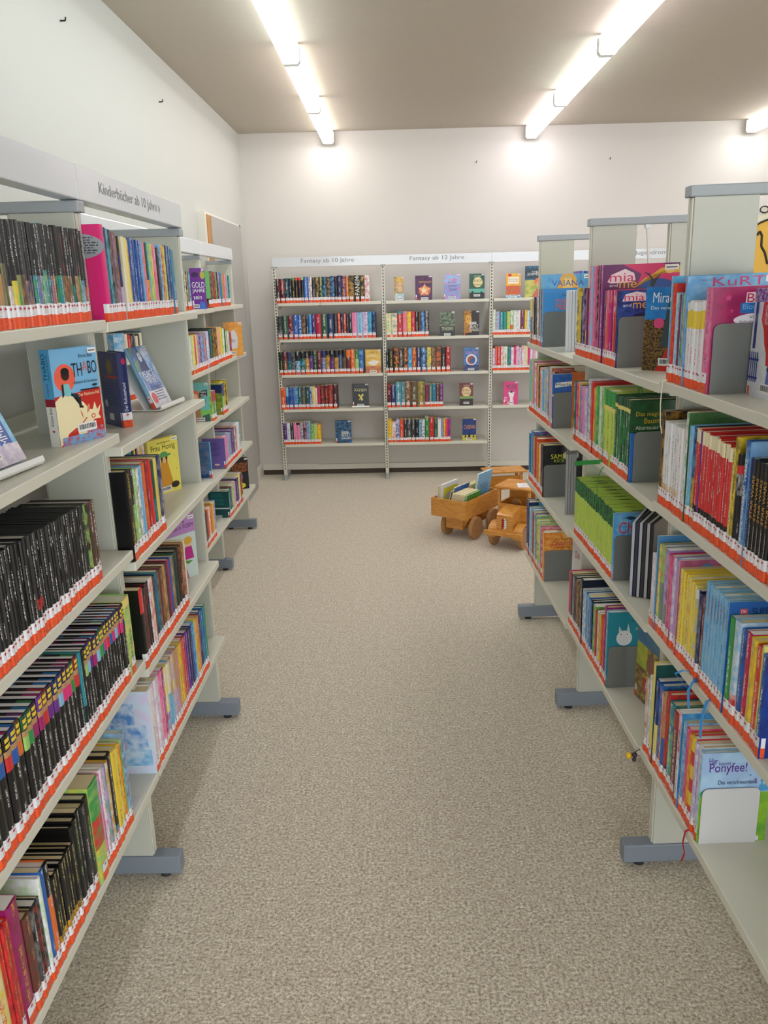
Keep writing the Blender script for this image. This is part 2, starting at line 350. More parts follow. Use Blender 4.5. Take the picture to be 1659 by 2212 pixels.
for i in range(4):
    for j, z in enumerate((1.515, 1.22, .925, .63, .325)):
        if i >= 2 and j == 4: continue
        MB().box(XU[i] + .018, 6.70, z - .024, XU[i + 1] - .018, 6.95, z).build('shelf', M['metal'], B3, bev=.0025)
for i in range(4):
    s = MB().box(XU[i] - (.012 if i == 0 else -.001), 6.735, 1.803, XU[i + 1] - .001, 6.75, 1.877).build('sign_board', M['sign'], B3)
    if i < 4:
        tx, xx, ww = (('Fantasy ab 10 Jahre', -.772, .437), ('Fantasy ab 12 Jahre', .122, .445), (None, 0, 0), ('Jugendromane', 1.955, .345))[i]
        if tx: text_obj(tx, lambda x, y: (xx + x, 6.7345, 1.822 + y), ww, .042, M['ink'], s)
# --- right bookcase, turned and leaning a little
ang, lean = .02, .03 / 1.8
def rmat():
    ey = Vector((-.02, 1, 0)).normalized(); ez = Vector((-lean, 0, 1)).normalized(); ex = ey.cross(ez).normalized(); ez = ex.cross(ey)
    return Matrix(((ex.x, ey.x, ez.x, .625), (ex.y, ey.y, ez.y, 1.909), (ex.z, ey.z, ez.z, 0), (0, 0, 0, 1)))
MR = rmat()
B4 = empty('double_sided_bookcase', MR)
tag(B4, 'cream steel double sided bookcase along the right of the aisle', 'bookcase', 'library bookcases')
Z4 = {0: (1.392, 1.093, .762, .394), 1: (1.383, 1.085, .752, .383), 2: (1.367, 1.063, .735, .365)}
YU4 = (-.89, -.012, .862, 1.732)
for y in YU4:
    upright(B4, y, 0, .575, ((.083, .230), (.345, .492)), 1.80)
    MB().box(.072, y - .004, 1.80, .503, y + .036, 1.825).build('crossbar', M['greyl'], B4, bev=.003)
for s in range(3):
    for z in Z4[s]:
        shelf_plate(B4, .028, .275, YU4[s] + (.01 if s else .034), YU4[s + 1] + .004, z)
        shelf_plate(B4, .30, .547, YU4[s] + .034, YU4[s + 1] - .002, z)
# thin hanging strut under the middle crossbar
o = MB().cyl((.27, .88, 1.79), (.285, .88, 1.62), .0045, n=10).box(.262, .872, 1.788, .28, .888, 1.80).build('hanging_rod', M['white'], None); o.matrix_world = MR
tag(o, 'thin white rod hanging from the middle crossbar of the right bookcase', 'rod')
ROWS = [
 ('L1','near left bay','top',1.563,1.3009,0,0,"17.6 187 148 k.45/tn~b+gy;18.2 190 137 k.5/tn~o+r;18.4 190 141 k.5/tn~br+r;19.2 189 135 k.45/p~tn+r;18.2 190 143 k.5/tn~ol+r;19.1 190 146 k.5/tn~au+gy;14.5 188 138 k.4/ol~br+gy;16.8 187 134 k.6/w~tn+gy;19.2 187 137 k.55/y~lg+w;17.7 189 132 k.5/g~tn+w;19 190 137 k.5/br~tn+gy;15 188 145 k.55/db~tn+gy;16.8 189 137 k.5/db~tn+gy;15.7 189 143 k.5/g~b+w;17.2 188 148 k.5/gy~b+w;17.3 188 144 K.5/g~w+w;14.5 191 132 k.45/t~lg+w;15.5 191 138 k.5/t~br+w;15.8 190 132 k.5/r~t+w;19.1 188 135 k.5/g~k+gy;18.3 192 135 k.5/t~g+w;15.2 191 147 k.5/tn~k+r;18.5 192 138 k.5/br~tn+w;15.1 190 140 k.5/ol~tn+w;17.5 192 134 K.6/t~k+w;15 192 145 k.5/tn~br+r;14.4 192 133 k.5/g~br+w;18.8 193 133 k.55/lb~k+w;15.5 190 142 k.6/br~o+w"),
 ('L1','near left bay','third',0.996,1.1398,0,0,"17.2 213 134 k+w;14.6 211 134 k+w;17.2 212 137 k+w;15.5 210 148 k+w;14.4 210 148 k+w;14.5 208 140 k+w;13.8 208 140 k+w;13.4 206 138 k+w;13.7 205 138 k+w;16.2 207 147 k+w;17.6 205 140 k+w;13.7 203 133 k+w;13.2 202 145 k+w;17.5 204 138 k+w;15.5 203 144 k.62/r~k.1/k+w;14.9 201 143 k.62/r~k.1/k+w;14.1 201 138 k+w;15.7 200 136 k+w;16.8 198 144 k+w;15.1 198 137 k+w;14.9 199 142 k+w;13.3 196 132 k+w;17.2 195 136 k+w;13.2 195 139 k+w;15.3 195 142 k+w;16.9 194 138 k+w;13.6 193 144 k+w;16.4 193 138 k+w;17.4 192 146 k+w;15.9 191 148 k+w;17.8 188 135 K+ly;15.7 189 147 k~lg+ly;22.6 187 144 br~K+w;24 185 144 br+w"),
 ('L1','near left bay','fourth',0.691,1.041,0,0,"23.3 211 135 dp.03/y.036/dp.018/y.036/dp.018/tn.055/o.13/k+w;23.8 210 139 dp.03/y.036/dp.018/y.036/dp.018/tn.055/p.13/k+w;22.2 211 142 dp.03/y.036/dp.018/y.036/dp.018/tn.055/mg.13/k+w;23.5 211 136 dp.03/y.036/dp.018/y.036/dp.018/tn.055/hp.13/k+w;24.6 212 132 db.03/y.036/db.018/y.036/db.018/tn.055/b.13/k+w;23.6 210 136 k.03/y.036/k.018/y.036/k.018/tn.055/r.13/k+w;24.2 210 134 db.03/y.036/db.018/y.036/db.018/tn.055/b.13/k+w;19.5 211 138 br.03/y.036/br.018/y.036/br.018/tn.055/o.13/k+w;20.4 208 142 dg.03/y.036/dg.018/y.036/dg.018/tn.055/lg.13/k#charts;22.3 208 141 dg.03/y.036/dg.018/y.036/dg.018/tn.055/g.13/k+w;23.7 208 141 dp.03/y.036/dp.018/y.036/dp.018/tn.055/mg.13/k+w;20.8 210 145 p.03/y.036/p.018/y.036/p.018/tn.055/mg.13/k+w;24 208 145 dr.03/y.036/dr.018/y.036/dr.018/tn.055/r.13/k+w;23.6 208 138 dp.03/y.036/dp.018/y.036/dp.018/tn.055/p.13/k+w;19.6 206 142 db.03/y.036/db.018/y.036/db.018/tn.055/p.13/k+w;22.5 208 147 db.03/y.036/db.018/y.036/db.018/tn.055/lb.13/k+w;20.8 209 142 dp.03/y.036/dp.018/y.036/dp.018/tn.055/hp.13/k+w;19.7 206 146 dp.03/y.036/dp.018/y.036/dp.018/tn.055/hp.13/k+w;20.2 204 134 dg.03/y.036/dg.018/y.036/dg.018/tn.055/g.13/k+w;21.5 206 142 dr.03/y.036/dr.018/y.036/dr.018/tn.055/r.13/k+w;12.6 206 138 t.6/k+w;14.7 204 136 k.9/t+w;15.8 204 142 k.03/y.036/k.018/y.036/k.018/tn.055/lg.13/k+w;19.3 205 137 db.03/y.036/db.018/y.036/db.018/tn.055/lb.13/k+w;16.3 207 145 dp.03/y.036/dp.018/y.036/dp.018/tn.055/p.13/k+w;19.2 203 141 dp.03/y.036/dp.018/y.036/dp.018/tn.055/mg.13/k+w;19 204 147 db.03/y.036/db.018/y.036/db.018/tn.055/lb.13/k+w;17.3 206 136 dg.03/y.036/dg.018/y.036/dg.018/tn.055/g.13/k+w;15.6 203 134 dg.03/y.036/dg.018/y.036/dg.018/tn.055/t.13/k+w;19.3 206 137 dp.03/y.036/dp.018/y.036/dp.018/tn.055/hp.13/k+w;16.8 204 140 k.03/y.036/k.018/y.036/k.018/tn.055/r.13/k+w;16.4 204 142 db.03/y.036/db.018/y.036/db.018/tn.055/b.13/k+w;15.9 204 134 dp.03/y.036/dp.018/y.036/dp.018/tn.055/hp.13/k+w;19.3 204 137 db.03/y.036/db.018/y.036/db.018/tn.055/lb.13/k+w;16.8 203 137 dp.03/y.036/dp.018/y.036/dp.018/tn.055/hp.13/k+w;15.8 201 140 dp.03/y.036/dp.018/y.036/dp.018/tn.055/hp.13/k+w;16.7 202 138 k.03/y.036/k.018/y.036/k.018/tn.055/db.13/k+w;52 204 141 ly.1/lg~ly+k"),
 ('L1','near left bay','bottom',0.351,0.9981,0,0,"47.7 262 170 y~w+r;12.1 252 141 r~dr+au;12.9 248 144 r~dr+au;14.8 250 141 r~dr+au;38.2 262 142 mg~dr+au;25.9 205 147 br~dr+tn;14.3 200 138 k~gy+w;18.8 198 135 k~r;6.4 200 145 k~gy;11.8 236 165 w~lg;16.4 240 165 b+w;21.3 238 165 k.3/o+w;12.9 189 134 k.7/au~k.2/k+ly;12.3 191 145 k.7/au~k.2/k+ly;14.2 190 136 k.7/au~k.2/k+ly;14.7 194 145 k.7/au~k.2/k+ly;11.7 194 132 k.7/au~k.2/k+ly;13 195 148 k.7/au~k.2/k+ly;13.3 197 143 k.7/au~k.2/k+ly;13.1 194 145 k.7/au~k.2/k+ly;13 225 142 k+gy;19.3 231 137 k+lg;18.1 238 134 k+w;24.5 235 142 k~K+w;23.1 238 134 k.2/K+lg;53.3 248 165 g~lg.35/r~g.3/lg~y;15.5 240 144 pk~lb+k;15.5 246 134 w~pk+k;16.3 244 140 lp~g+k;15.7 244 138 au~w+k;23.1 252 143 k.75/t~r+w;22.2 245 147 y+k;25.7 238 142 y~ly+k;10.1 239 144 o~y+k;11.1 242 134 lg~g+k;21.7 254 138 lb~dr"),
 ('L1','second left bay','top',1.557,1.9012,0,0,"27.1 219 150 hp#pinkback;13.5 214 133 db~t;16 212 133 t~lb;20.2 211 142 k~gy;9.3 207 137 dr~gy;11.3 208 132 br~lp;21 206 133 br~tn+o;16 200 147 k.2/db.4/lp+w"),
 ('L1','second left bay','top',1.557,2.0519,0,0,"17.9 201 143 cr;15.6 199 134 ly;15 196 138 tn~cr;18.3 200 145 b~db+w;18.9 201 145 b~db+w;20.5 199 146 b~db+w;19 199 141 b~db+w;19.2 198 144 b~db+w;21.1 196 134 sk~lb;16.8 196 146 pk~o;17.8 196 144 dg.5/o~y;12.4 198 139 sk~lg+w;14.5 195 134 y~lg+k;16.3 195 138 lg~ly+k;15.2 195 146 ly+g;32.7 194 136 pk~r+w;28.8 188 135 k~K+gy;24.5 198 136 lb~b+w;13.4 198 138 r~ly;11.6 196 143 ly~g;20.6 198 143 db+w;19.4 198 143 b~t+ly;22.2 198 135 db~b+w;43.3 191 132 t~b+w"),
 ('L1','second left bay','third',0.959,1.8806,0,0,"39.7 236 150 k+y#blackback;27.3 232 138 k.4/lg~g+w;24 228 138 lg~w+k;16.3 224 139 w~db;24.9 226 144 sk~lb+w;34.1 228 135 o~r+au;22.7 224 142 dr~r+w;25.9 224 148 r;22.8 218 133 dg.5/t~dg;32.7 218 139 ly~y+g;28.8 220 141 db~gy+w"),
 ('L1','second left bay','fourth',0.657,1.8847,0,0,"26.8 222 150 r.3/k#plainblack;25.4 214 138 k.1/dr~k;13 220 140 k~dr+gy;12.9 220 133 k+w;18.3 222 133 w~r+r;17.2 219 139 cr~r+dr;16.7 214 133 dr~k;15.4 213 134 db~t;15.3 214 147 t~db;20.3 213 146 br~gy;16 212 132 dr~br;17.8 212 140 br~tn+o;17.2 212 138 tn~br;13.7 212 134 br~k;14.1 212 133 dr~p;14.9 213 145 mg~r;12.5 211 134 b~db;13 210 136 b~sk;14.5 209 139 tn~k;15.5 211 134 dg~t;14 211 137 K~dg;13.2 212 141 K+gy;16.1 213 142 k~K;13.1 212 141 K~br;13.8 210 145 k~o;14.2 211 147 br~k+w;20.6 213 145 tn~dr;20.5 214 134 cr~w.6/w"),
 ('L1','second left bay','bottom',0.351,1.8599,0,0,"39.9 250 150 w+gy#bluesplash;20.3 249 133 w~pk+pk;20.9 249 141 w~lp+lp;23.7 244 133 w~pk+hp;23.5 247 147 pk~hp+w;25.2 244 136 mg~pk+w;25.1 240 138 ly~w.6/lb~r;27.3 238 145 cr.4/sk~lb;24.6 239 134 tn~w.5/lb;22.1 244 147 lp~y;19.8 245 134 tn.5/lp~tn;23.3 243 147 tn~pk;18.9 237 136 y~au+k;18.7 236 141 y~o+k;18.8 237 144 o~tn+w;20.7 236 138 r~o+w;21.6 236 148 p~r+w;19.3 238 146 p+w;21.8 236 138 db~p+y;19.7 234 145 db+w;16.8 235 133 b+w;20.9 234 134 sk~b+w;18.7 235 146 y~lb+r;16.6 233 145 au~y+w;21.9 233 143 o~au+w;16.4 235 142 db~b+w;19.6 234 138 db+w;19 231 140 b~t+w;21.3 233 135 t~b+w;18.5 232 137 g~t+y"),
 ('L2','third left bay','top',1.535,3.6664,0,0,"34.4 180 140 pk~r;37.8 189 138 y~ly;29.7 217 143 db~p+w;28.4 216 141 b~db+w;21.3 188 147 k~gy;21.3 188 132 lg~k;23 189 142 K+w;23 186 147 w~K;38.7 182 147 k~ly+y;19.9 177 147 K~gy+w;19.9 175 133 lb~K"),
 ('L2','third left bay','second',1.229,3.6701,0,0,"38.2 189 147 tn~w;24.8 187 141 w~gy+k;24.8 186 133 lg~w;20.5 183 137 w~lb;20.5 185 139 p~w;38.4 187 143 w~lb;35.4 187 137 w~lb;32.4 188 146 lg~w;36.2 187 148 ly~lg+w;33.9 185 134 hp~r;21.1 187 144 y~ly;21.1 185 133 lb~y;24.5 186 145 lp~r;24.5 188 144 db~lp;24.5 186 139 p~lp+w;24.5 186 146 lb~p;28.5 184 134 sk~p;28.3 187 142 o~sk+w;31.3 187 135 mg~lb;34.6 189 142 w~sk;27.5 191 144 lp~w"),
 ('L2','third left bay','third',0.945,3.7753,0.02,0,"25.5 151 147 ly~r;29.3 149 146 o~y"),
 ('L2','third left bay','fourth',0.63,3.7588,0.04,0,"22.7 170 145 cr~y;22.7 171 132 r~cr;24.5 171 134 w~mg.7/w~k;24.5 169 138 p~w"),
 ('L2','third left bay','bottom',0.336,3.7174,0,0,"38.9 184 144 hp~r+w;36.9 185 146 hp~w;35.4 188 141 p~r;37.2 191 135 db+w;37.2 189 135 dr~br;32.1 192 148 o~r+w;30.7 192 132 w~o+r;26.3 194 147 o+w;32.2 191 132 au~o;29 197 140 y~au;28.6 198 143 lp~b"),
 ('L2','fourth left bay','top',1.538,4.3686,0,0,"30.2 190 130 k~tn#greenback;30.2 190 130 k~tn;30.2 190 130 k~tn;25.6 187 146 dr~k;25.6 189 144 r~dr;27 186 134 k~tn+w;27 188 147 lg~k;25.2 186 139 K+w;25.2 187 148 pk~K;33.6 190 134 b~sk;38.4 186 145 t~b;32.2 184 145 au~t;20.5 182 141 o~tn;20.5 183 146 r~o;36.6 178 148 pk~tn+w;35.3 176 145 tn~o;32.6 173 140 sk~lb;19.9 175 142 k~g;19.9 172 140 lb~k"),
 ('L2','fourth left bay','second',1.232,4.2666,0,0,"24.3 195 140 k~dg+au;24.3 195 140 t~k;24.3 197 140 k~dg+au;25.5 196 140 k~au+au#darkback;25.5 196 140 k~au+au;25.5 193 140 k~au+au;24.2 197 138 k~au;24.2 197 144 pk~k;30.5 197 134 y~lg+g;30.5 196 139 pk~y;28.5 196 133 y~ly+o;28.5 192 133 y~y;28.7 187 134 lg~y;28.7 184 144 w~lg;22.9 179 137 t~y+g;22.9 175 139 k~t;24.4 169 138 lg~w;24.4 167 132 k~lg;23.3 164 133 w~lg;23.3 158 142 lb~w;24.8 154 135 r~dr+w;24.8 150 146 db~r"),
 ('L2','fourth left bay','third',0.938,4.2137,0,0,"26.9 165 130 r.35/lg~g+w;26.9 165 130 t~r;26.9 165 130 r.35/lg~g+w"),
 ('L2','fourth left bay','third',0.938,4.4525,0,0,"29.9 175 130 db.4/lg+w#oliveback;29.9 175 130 db.4/lg+w;29.9 175 130 db.4/lg+w;26.6 185 130 y~dr.8/r+y;26.6 185 130 k~y;26.6 185 130 y~dr.8/r+y"),
 ('L2','fourth left bay','fourth',0.635,4.4215,0,0,"28.2 175 130 pk~lp+p#lilacback;28.2 175 130 pk~lp+p;28.2 175 130 pk~lp+p;28.2 175 130 pk~lp+p;23 180 141 sk~lb+w;23 180 139 o~sk;23 180 146 sk~lb+w;25 185 136 p~gy+w;25 185 141 db~p;25 185 144 p~gy+w;25 185 134 p~gy+w;21.5 189 139 k~br+w;21.5 188 142 w~k;22.9 189 133 o~br;22.9 188 133 w~o;31.1 194 139 w~lb+t;31.1 196 147 w~w;30.7 194 140 w~lb+t;30.7 196 147 t~w"),
 ('L2','fourth left bay','bottom',0.33,4.4186,0,0,"27.5 165 120 dg~t+w#tealback;27.5 165 120 dg~t+w;27.5 165 120 dg~t+w;22.1 170 144 dr~k;22.1 172 138 lb~dr;36.3 175 137 lg~ly;34.7 175 145 pk~lp;21.8 175 138 lp~pk+w;21.8 178 141 k~lp;33.5 182 136 db~p+w;36.2 180 145 p~db;31.8 183 136 cr~ly;32.2 184 142 ly~lg;35 184 142 dr~r+w;32.8 184 136 br~au"),
 ('W','wall rack left bay','top',1.515,-0.9871,0,0,"34.8 195 139 k~dr+w;39.5 195 133 k~r+w;31.9 197 141 k~t+w;25.4 195 133 k~db+w;26.6 200 134 g.1/k+y;24.2 201 142 r.1/k+o;26.9 200 136 r.1/k+r;20.9 202 134 lg.1/k+lg;39.4 206 143 b+w;29.1 205 133 w~dr+dr;28.2 200 142 K+w;31.9 202 144 k~au+w;26.5 202 144 k~lg+w;31.8 203 137 k~sk;33.6 202 144 k~tn;35.6 206 146 db~sk;22.5 204 134 k+r;35.4 210 135 db~k+w;35.9 206 138 db~o+w;20.6 200 139 o~tn+w;46.9 208 142 k~au;51.5 208 134 k+w#titlep;34.7 208 143 k~au+w;40.3 208 141 w~r+hp"),
 ('W','wall rack left bay','second',1.22,-0.9907,0,0,"40 190 134 K.6/gy~k+gy;48.6 192 140 dg~k+w;42.8 192 146 dr.5/k~pk+w;42.8 198 143 b+w;30.4 196 145 b+w#titlem;30.4 194 137 k~au+tn;26.6 196 136 db+w;23.8 200 146 sk~b;33.3 196 142 db~p+w;47.5 200 147 cm+w;52.3 200 144 dg+w;52.2 200 134 db+w;33.2 200 146 k~K+gy;23.7 204 133 r~o+w;25.7 197 139 db~k+w;21.7 197 134 o~dr+w;23.4 196 143 k~p+au;24 198 146 k~dg+w;42.7 208 137 pk+hp;47.4 208 147 lb+b;42.7 210 146 lp~w+p;33.2 212 134 sk~t+dg;36 212 136 k~b+lb"),
 ('W','wall rack left bay','third',0.925,-0.9959,0,0,"35.7 193 141 k+lg;34.1 191 134 dr.3/br~o+w;32.1 191 133 db.4/t~k+w;36.5 194 141 K~gy;41.1 192 136 k.4/lb~k+w;41.3 194 148 k.3/dg~sk+w;36 194 135 k.3/au~br+w;32.1 195 147 k.2/p~db+w;33.8 193 147 dg.3/dg~k+w;36.5 195 139 dr.3/dr~k+w;39.5 198 141 db.3/b~au+w;33.3 197 137 k.2/au~k+w;38.4 198 136 k.3/p~k+w;35.4 197 144 k.3/au~br;31.3 198 134 k.2/b~k+au;32.1 197 135 k.3/br~ol;37.3 197 139 o.3/dr~k+w;37.7 200 146 o~r+w;31.1 200 143 g~k.4/lg+w;40.5 200 141 b~lb.8/dr"),
 ('W','wall rack left bay','fourth',0.63,-0.9999,0,0,"43.9 188 138 o~r+w;24.4 188 144 lb.4/b~db;41.9 190 144 b~db+au;39 190 141 b~lb;31.2 190 140 dg~t+w;34.1 190 147 br~t+o;34.1 190 137 dg~db+w;22.4 192 134 b~w+w;24.4 192 139 ly~cr+o;19.5 180 134 cr~w+o;24.4 194 144 r~p;38 200 137 k~r+tn;30.2 199 143 k~r+tn;41.9 202 145 dr~r+tn;38.9 204 137 k~dr+w"),
 ('W','wall rack left bay','bottom',0.325,-0.9922,0,0,"28.6 186 140 p~db+w;29.6 188 142 w~lb+gy;27.7 188 135 k~K+w;27.6 188 132 pk.8/p+k;27.6 188 144 k.1/pk+hp;28.6 190 133 lgy~p+k;29.6 192 140 k~pk+w;34.5 194 135 lb~gy+k;29.6 168 146 lg~t;27.6 168 145 lg~ly;31.6 166 138 y~o"),
 ('W','wall rack middle bay','second',1.22,-0.0845,0,0,"44.5 196 136 cr~lg+gy;50.2 196 132 cr~t+gy;47.3 212 141 t.1/r~dr+w;35 208 140 pk~o.8/k;35 206 137 y~au.8/k+o;33.1 206 138 r~mg.8/k+w;26.5 202 144 k.4/br~k+w;21.7 202 143 br~k+tn;30.3 202 136 b~lb+k;37.8 208 134 k~gy+w"),
 ('W','wall rack middle bay','third',0.925,-0.0891,0,0,"22.1 180 132 k~K+w;42.2 202 134 k+y;46 202 139 k~o+y;33.5 202 140 k~gy+w;41.2 202 132 k~o+y;35.4 204 144 sk~b+w;36.4 204 145 o~k+ly;38.3 204 143 db+w;49.8 204 142 db~sk+w;36.4 204 146 y~t;40.2 204 135 br~tn;45.9 204 137 br~o;37.3 206 138 k+w;39.2 206 136 r~k.5/r~k+w"),
 ('W','wall rack middle bay','fourth',0.63,-0.0858,0,0,"32 208 139 k~r+w;40.8 190 144 db+w;45.6 216 135 t~lb+w;34.9 216 146 t~gy+w;48.5 216 135 br~tn+w;58.2 216 139 br~ol+w;64.9 216 132 ol~tn+y;32 190 144 dr~p+r;29.1 190 146 ol~t+w;31 192 144 t~b+w;29 190 147 br~dr+w;31.9 190 139 p~dr+w"),
 ('W','wall rack middle bay','bottom',0.325,-0.0875,0,0,"34.4 206 143 y~au+o;34.4 180 143 w~o+o;34.4 202 135 b~w+w;34.4 202 136 r~o+w;32.4 198 144 K+w;33.4 198 141 K~gy+w;37.3 198 138 K+w;27.5 196 142 k+w;26.5 194 134 lb~k;26.5 196 132 w~db;37.3 212 139 g~dg+w;42.2 212 132 r~dr+w;31.4 200 147 dg+w;29.4 198 137 w+r;19.6 198 133 sk~r;19.6 198 132 y~r;17.6 198 142 hp~o;24.5 198 140 p~hp"),
 ('W','wall rack right bay','second',1.22,0.8054,0,0,"23.6 205 139 w~lg+lb;33 190 142 lb~r;32.4 184 139 t+w;28.8 185 136 t~g;28.2 188 145 lg~y;24 195 143 w~g.6/o~r;27.8 196 134 w~lg;17.2 193 146 w+k;15.7 195 137 w;32.9 196 134 dr~p+ly;21 196 142 y~au;18.3 192 140 w~lb;21.8 194 139 sk~w;22.4 192 143 w~pk;23.4 193 137 pk~w;24.7 192 137 cr"),
 ('W','wall rack right bay','third',0.925,0.8081,0,0,"21 182 137 lp~w;16.2 198 138 o~pk;33.4 198 133 r+w;23.8 198 135 w~r+r;31.5 198 139 w~lg+r;28.6 195 146 t~dg;25.7 190 143 w~pk;15.2 195 146 hp+w;25.7 200 136 pk~w;23.8 188 136 lp~w;28.6 202 140 w~o+o;23.8 198 140 cr+r;19 194 141 hp;20.9 190 134 w~lp;22.2 190 146 pk~w;21.9 189 138 w~pk;20.6 190 141 hp~w"),
 ('W','wall rack far right bay','top',1.515,1.4816,0,0,"34.8 198 134 b~r;37.9 201 146 b+w;41.2 198 133 db~b"),
 ('R','far right bay','top',1.366,1.7041,0,0,"37.9 191 133 ly.4/gy~t;34.2 190 135 tn~w;32.8 200 146 k+w;36.5 201 142 k~gy+w;36.7 200 137 w~gy;30 232 134 p~dr+w;19.9 290 220 tn~lg+w;19.9 290 220 tn~lg+w#blueswirl;21.4 234 175 tn~lb;21.4 234 175 tn~lb#fishtitle"),
 ('R','far right bay','second',1.062,1.7079,0,0,"23.6 232 139 lg~lb;23.6 231 134 lb~lg;24.7 233 141 lg~w+w;24.7 231 135 pk~lg;28.8 225 147 hp~g.3/hp+w;28.8 225 138 w~hp;28.8 225 136 hp~g.3/hp+w;26.7 222 139 ly~o;25.3 221 133 k~tn;30.9 217 140 o~w;29.6 218 140 w~o+r;29.7 214 137 sk~lb;28.7 220 135 lb~y;28.2 225 135 b~ly+w;28.2 225 133 w~b;36.6 238 180 b~tn+w#redboxes;31.4 212 147 pk~w;27.3 214 160 lb~lp#bluelabel"),
 ('R','far right bay','third',0.735,1.7114,0,0,"26.8 221 132 t~lb;26.6 223 144 b~t;28.8 242 170 sk~t+w;28.8 242 170 p~sk;30.6 223 148 lg~r;30 226 147 r+w;28.2 226 145 r~o;21.4 213 135 y~lg;20.8 216 140 o~r;21.5 213 137 ly~y;25.8 221 144 w~r;25.8 222 141 dr+w;35.2 226 170 k~K+w#yellowtitle"),
 ('R','far right bay','bottom',0.365,1.7449,0,0,"24.8 262 190 db~b+w;24.8 262 190 db~b+w;24.8 262 190 db~b+w#darkandblue;37.4 244 139 lb~w;34.4 243 133 sk~lb+w;33.9 240 140 dr~r;35.3 239 144 w~b+b;22.4 248 170 b~gy+w;22.4 248 170 lg~b;38.9 235 135 ly~g+k;36.9 237 141 lg~w;20.3 228 135 mg~pk;21.7 230 141 hp~w;24.9 222 160 o~r;26.2 223 160 ly~y#orangecover"),
 ('R','middle right bay','top',1.383,0.8679,0,0,"16.6 221 144 w~t;20 221 142 y~db;38.8 200 145 y+k;19 196 136 k~gy+w;31.1 220 137 db~lp+w;21.2 218 135 p~tn.6/y~tn+hp;21.2 218 139 dr~p;23.2 286 143 pk~hp;23.2 286 142 lb~pk;23.2 286 141 pk~hp;20.3 285 135 hp~pk;20.5 287 138 k~pk;15.3 287 146 pk~hp;15.3 286 137 mg~k;34.3 286 225 p~mg+w#pinkyellowband;23.2 214 142 p~mg+w;22.9 214 135 o~pk.3/o+w;22.1 215 136 hp~pk.3/hp+w;23.6 215 136 mg~o.3/mg+w;24 215 137 hp~w.3/r+w;19.3 212 136 o~pk.3/r;16.2 214 155 db#smalltitle"),
 ('R','middle right bay','second',1.085,0.8649,0,0,"38 205 145 dg~t+w;23.5 205 133 hp~pk+w;23.5 205 138 y~hp;21.1 200 143 b~lb;21.1 200 144 pk~b;24.9 201 147 pk~lp;25.4 202 133 lp~w+pk"),
 ('R','middle right bay','second',1.085,0.6751,0,0,"17.7 234 170 w~db+k;18.5 236 170 w~b;35.3 230 175 r+w;23 215 142 o~y+r;22.6 222 147 lg~g;16.7 222 143 g~lg;32.8 226 136 w~lg;35.1 226 142 lg~g+w;30.9 226 140 g.2/ly.06/yg+dr;38.2 226 144 g.2/ly.06/yg+dr;32.6 224 147 g.2/ly.06/yg+dr;26.4 223 147 dg.1/ly.05/dg~g+w;27.4 220 144 dg.1/ly.05/dg~g+w;30.9 223 141 dg.1/ly.05/dg~g+w;25.5 223 146 dg.1/ly.05/dg~g+w;24.3 224 155 dg.1/ly.05/dg~g+w;24.3 224 155 dg.1/ly.05/dg~g+w#greentitle"),
 ('R','middle right bay','third',0.752,0.806,0,0,"14.3 206 136 dg~g.24/yg+ol;14.9 206 141 dg~g.24/yg+ol;15.3 207 140 dg~g.24/yg+ol;16.4 205 136 dg~g.24/yg+ol;15.7 205 132 dg~g.24/yg+ol;15.8 205 134 dg~g.24/yg+ol;12.5 206 144 dg~g.24/yg+ol;14.1 208 138 dg~g.24/yg+ol;16.2 206 137 dg~g.24/yg+ol;16.3 208 140 dg~g.24/yg+ol;15.5 206 140 dg~g.24/yg+ol;13.7 207 134 dg~g.24/yg+ol;15.6 209 134 dg~g.24/yg+ol;14.5 208 144 dg~g.24/yg+ol;15.1 208 146 dg~g.24/yg+ol;15 208 147 dg~g.24/yg+ol;16 207 146 dg~g.24/yg+ol;15.3 209 132 dg~g.24/yg+ol;16.4 208 148 dg~g.24/yg+ol;14.4 210 144 dg~g.24/yg+ol;14.4 211 132 dg~g.24/yg+ol;15.1 209 139 dg~g.24/yg+ol;14.7 212 147 dg~g.24/yg+ol;12.5 209 148 dg~g.24/yg+ol;16.4 211 137 dg~g.24/yg+ol;13.6 209 139 dg~g.24/yg+ol;14.4 211 139 dg~g.24/yg+ol;12.4 210 147 dg~g.24/yg+ol;13.1 211 137 dg~g.24/yg+ol;16.3 213 136 dg~g.24/yg+ol;13.4 211 134 dg~g.24/yg+ol;13.5 211 148 dg~g.24/yg+ol;12.3 210 160 lb~sk#skytitle"),
 ('R','middle right bay','bottom',0.383,0.8566,0,0,"24.4 204 134 hp~r;25.5 205 134 db~dr;25.5 208 132 ol~lg;24.4 211 137 db~p;13.2 206 133 br~tn;13.5 204 146 tn~k;14.3 206 137 K~tn;13.1 207 133 k~tn;15.8 208 147 k~o;33.7 240 180 k~db+w#darkcover;17.3 212 135 w~dg;19.5 211 133 lb~w;22 212 135 b~lb;35 214 145 sk~b+w;19.9 213 147 b~sk+w;19.9 215 140 k~b;30 210 137 lg~g+dg;23.6 200 137 r~dr;17.3 209 133 w~gy;16.9 207 142 y~tn+o;17.4 210 143 tn~y;15.8 213 135 r~o+y;17.5 213 140 r~pk;21.7 262 170 mg~k;24 256 175 lb~t#horse"),
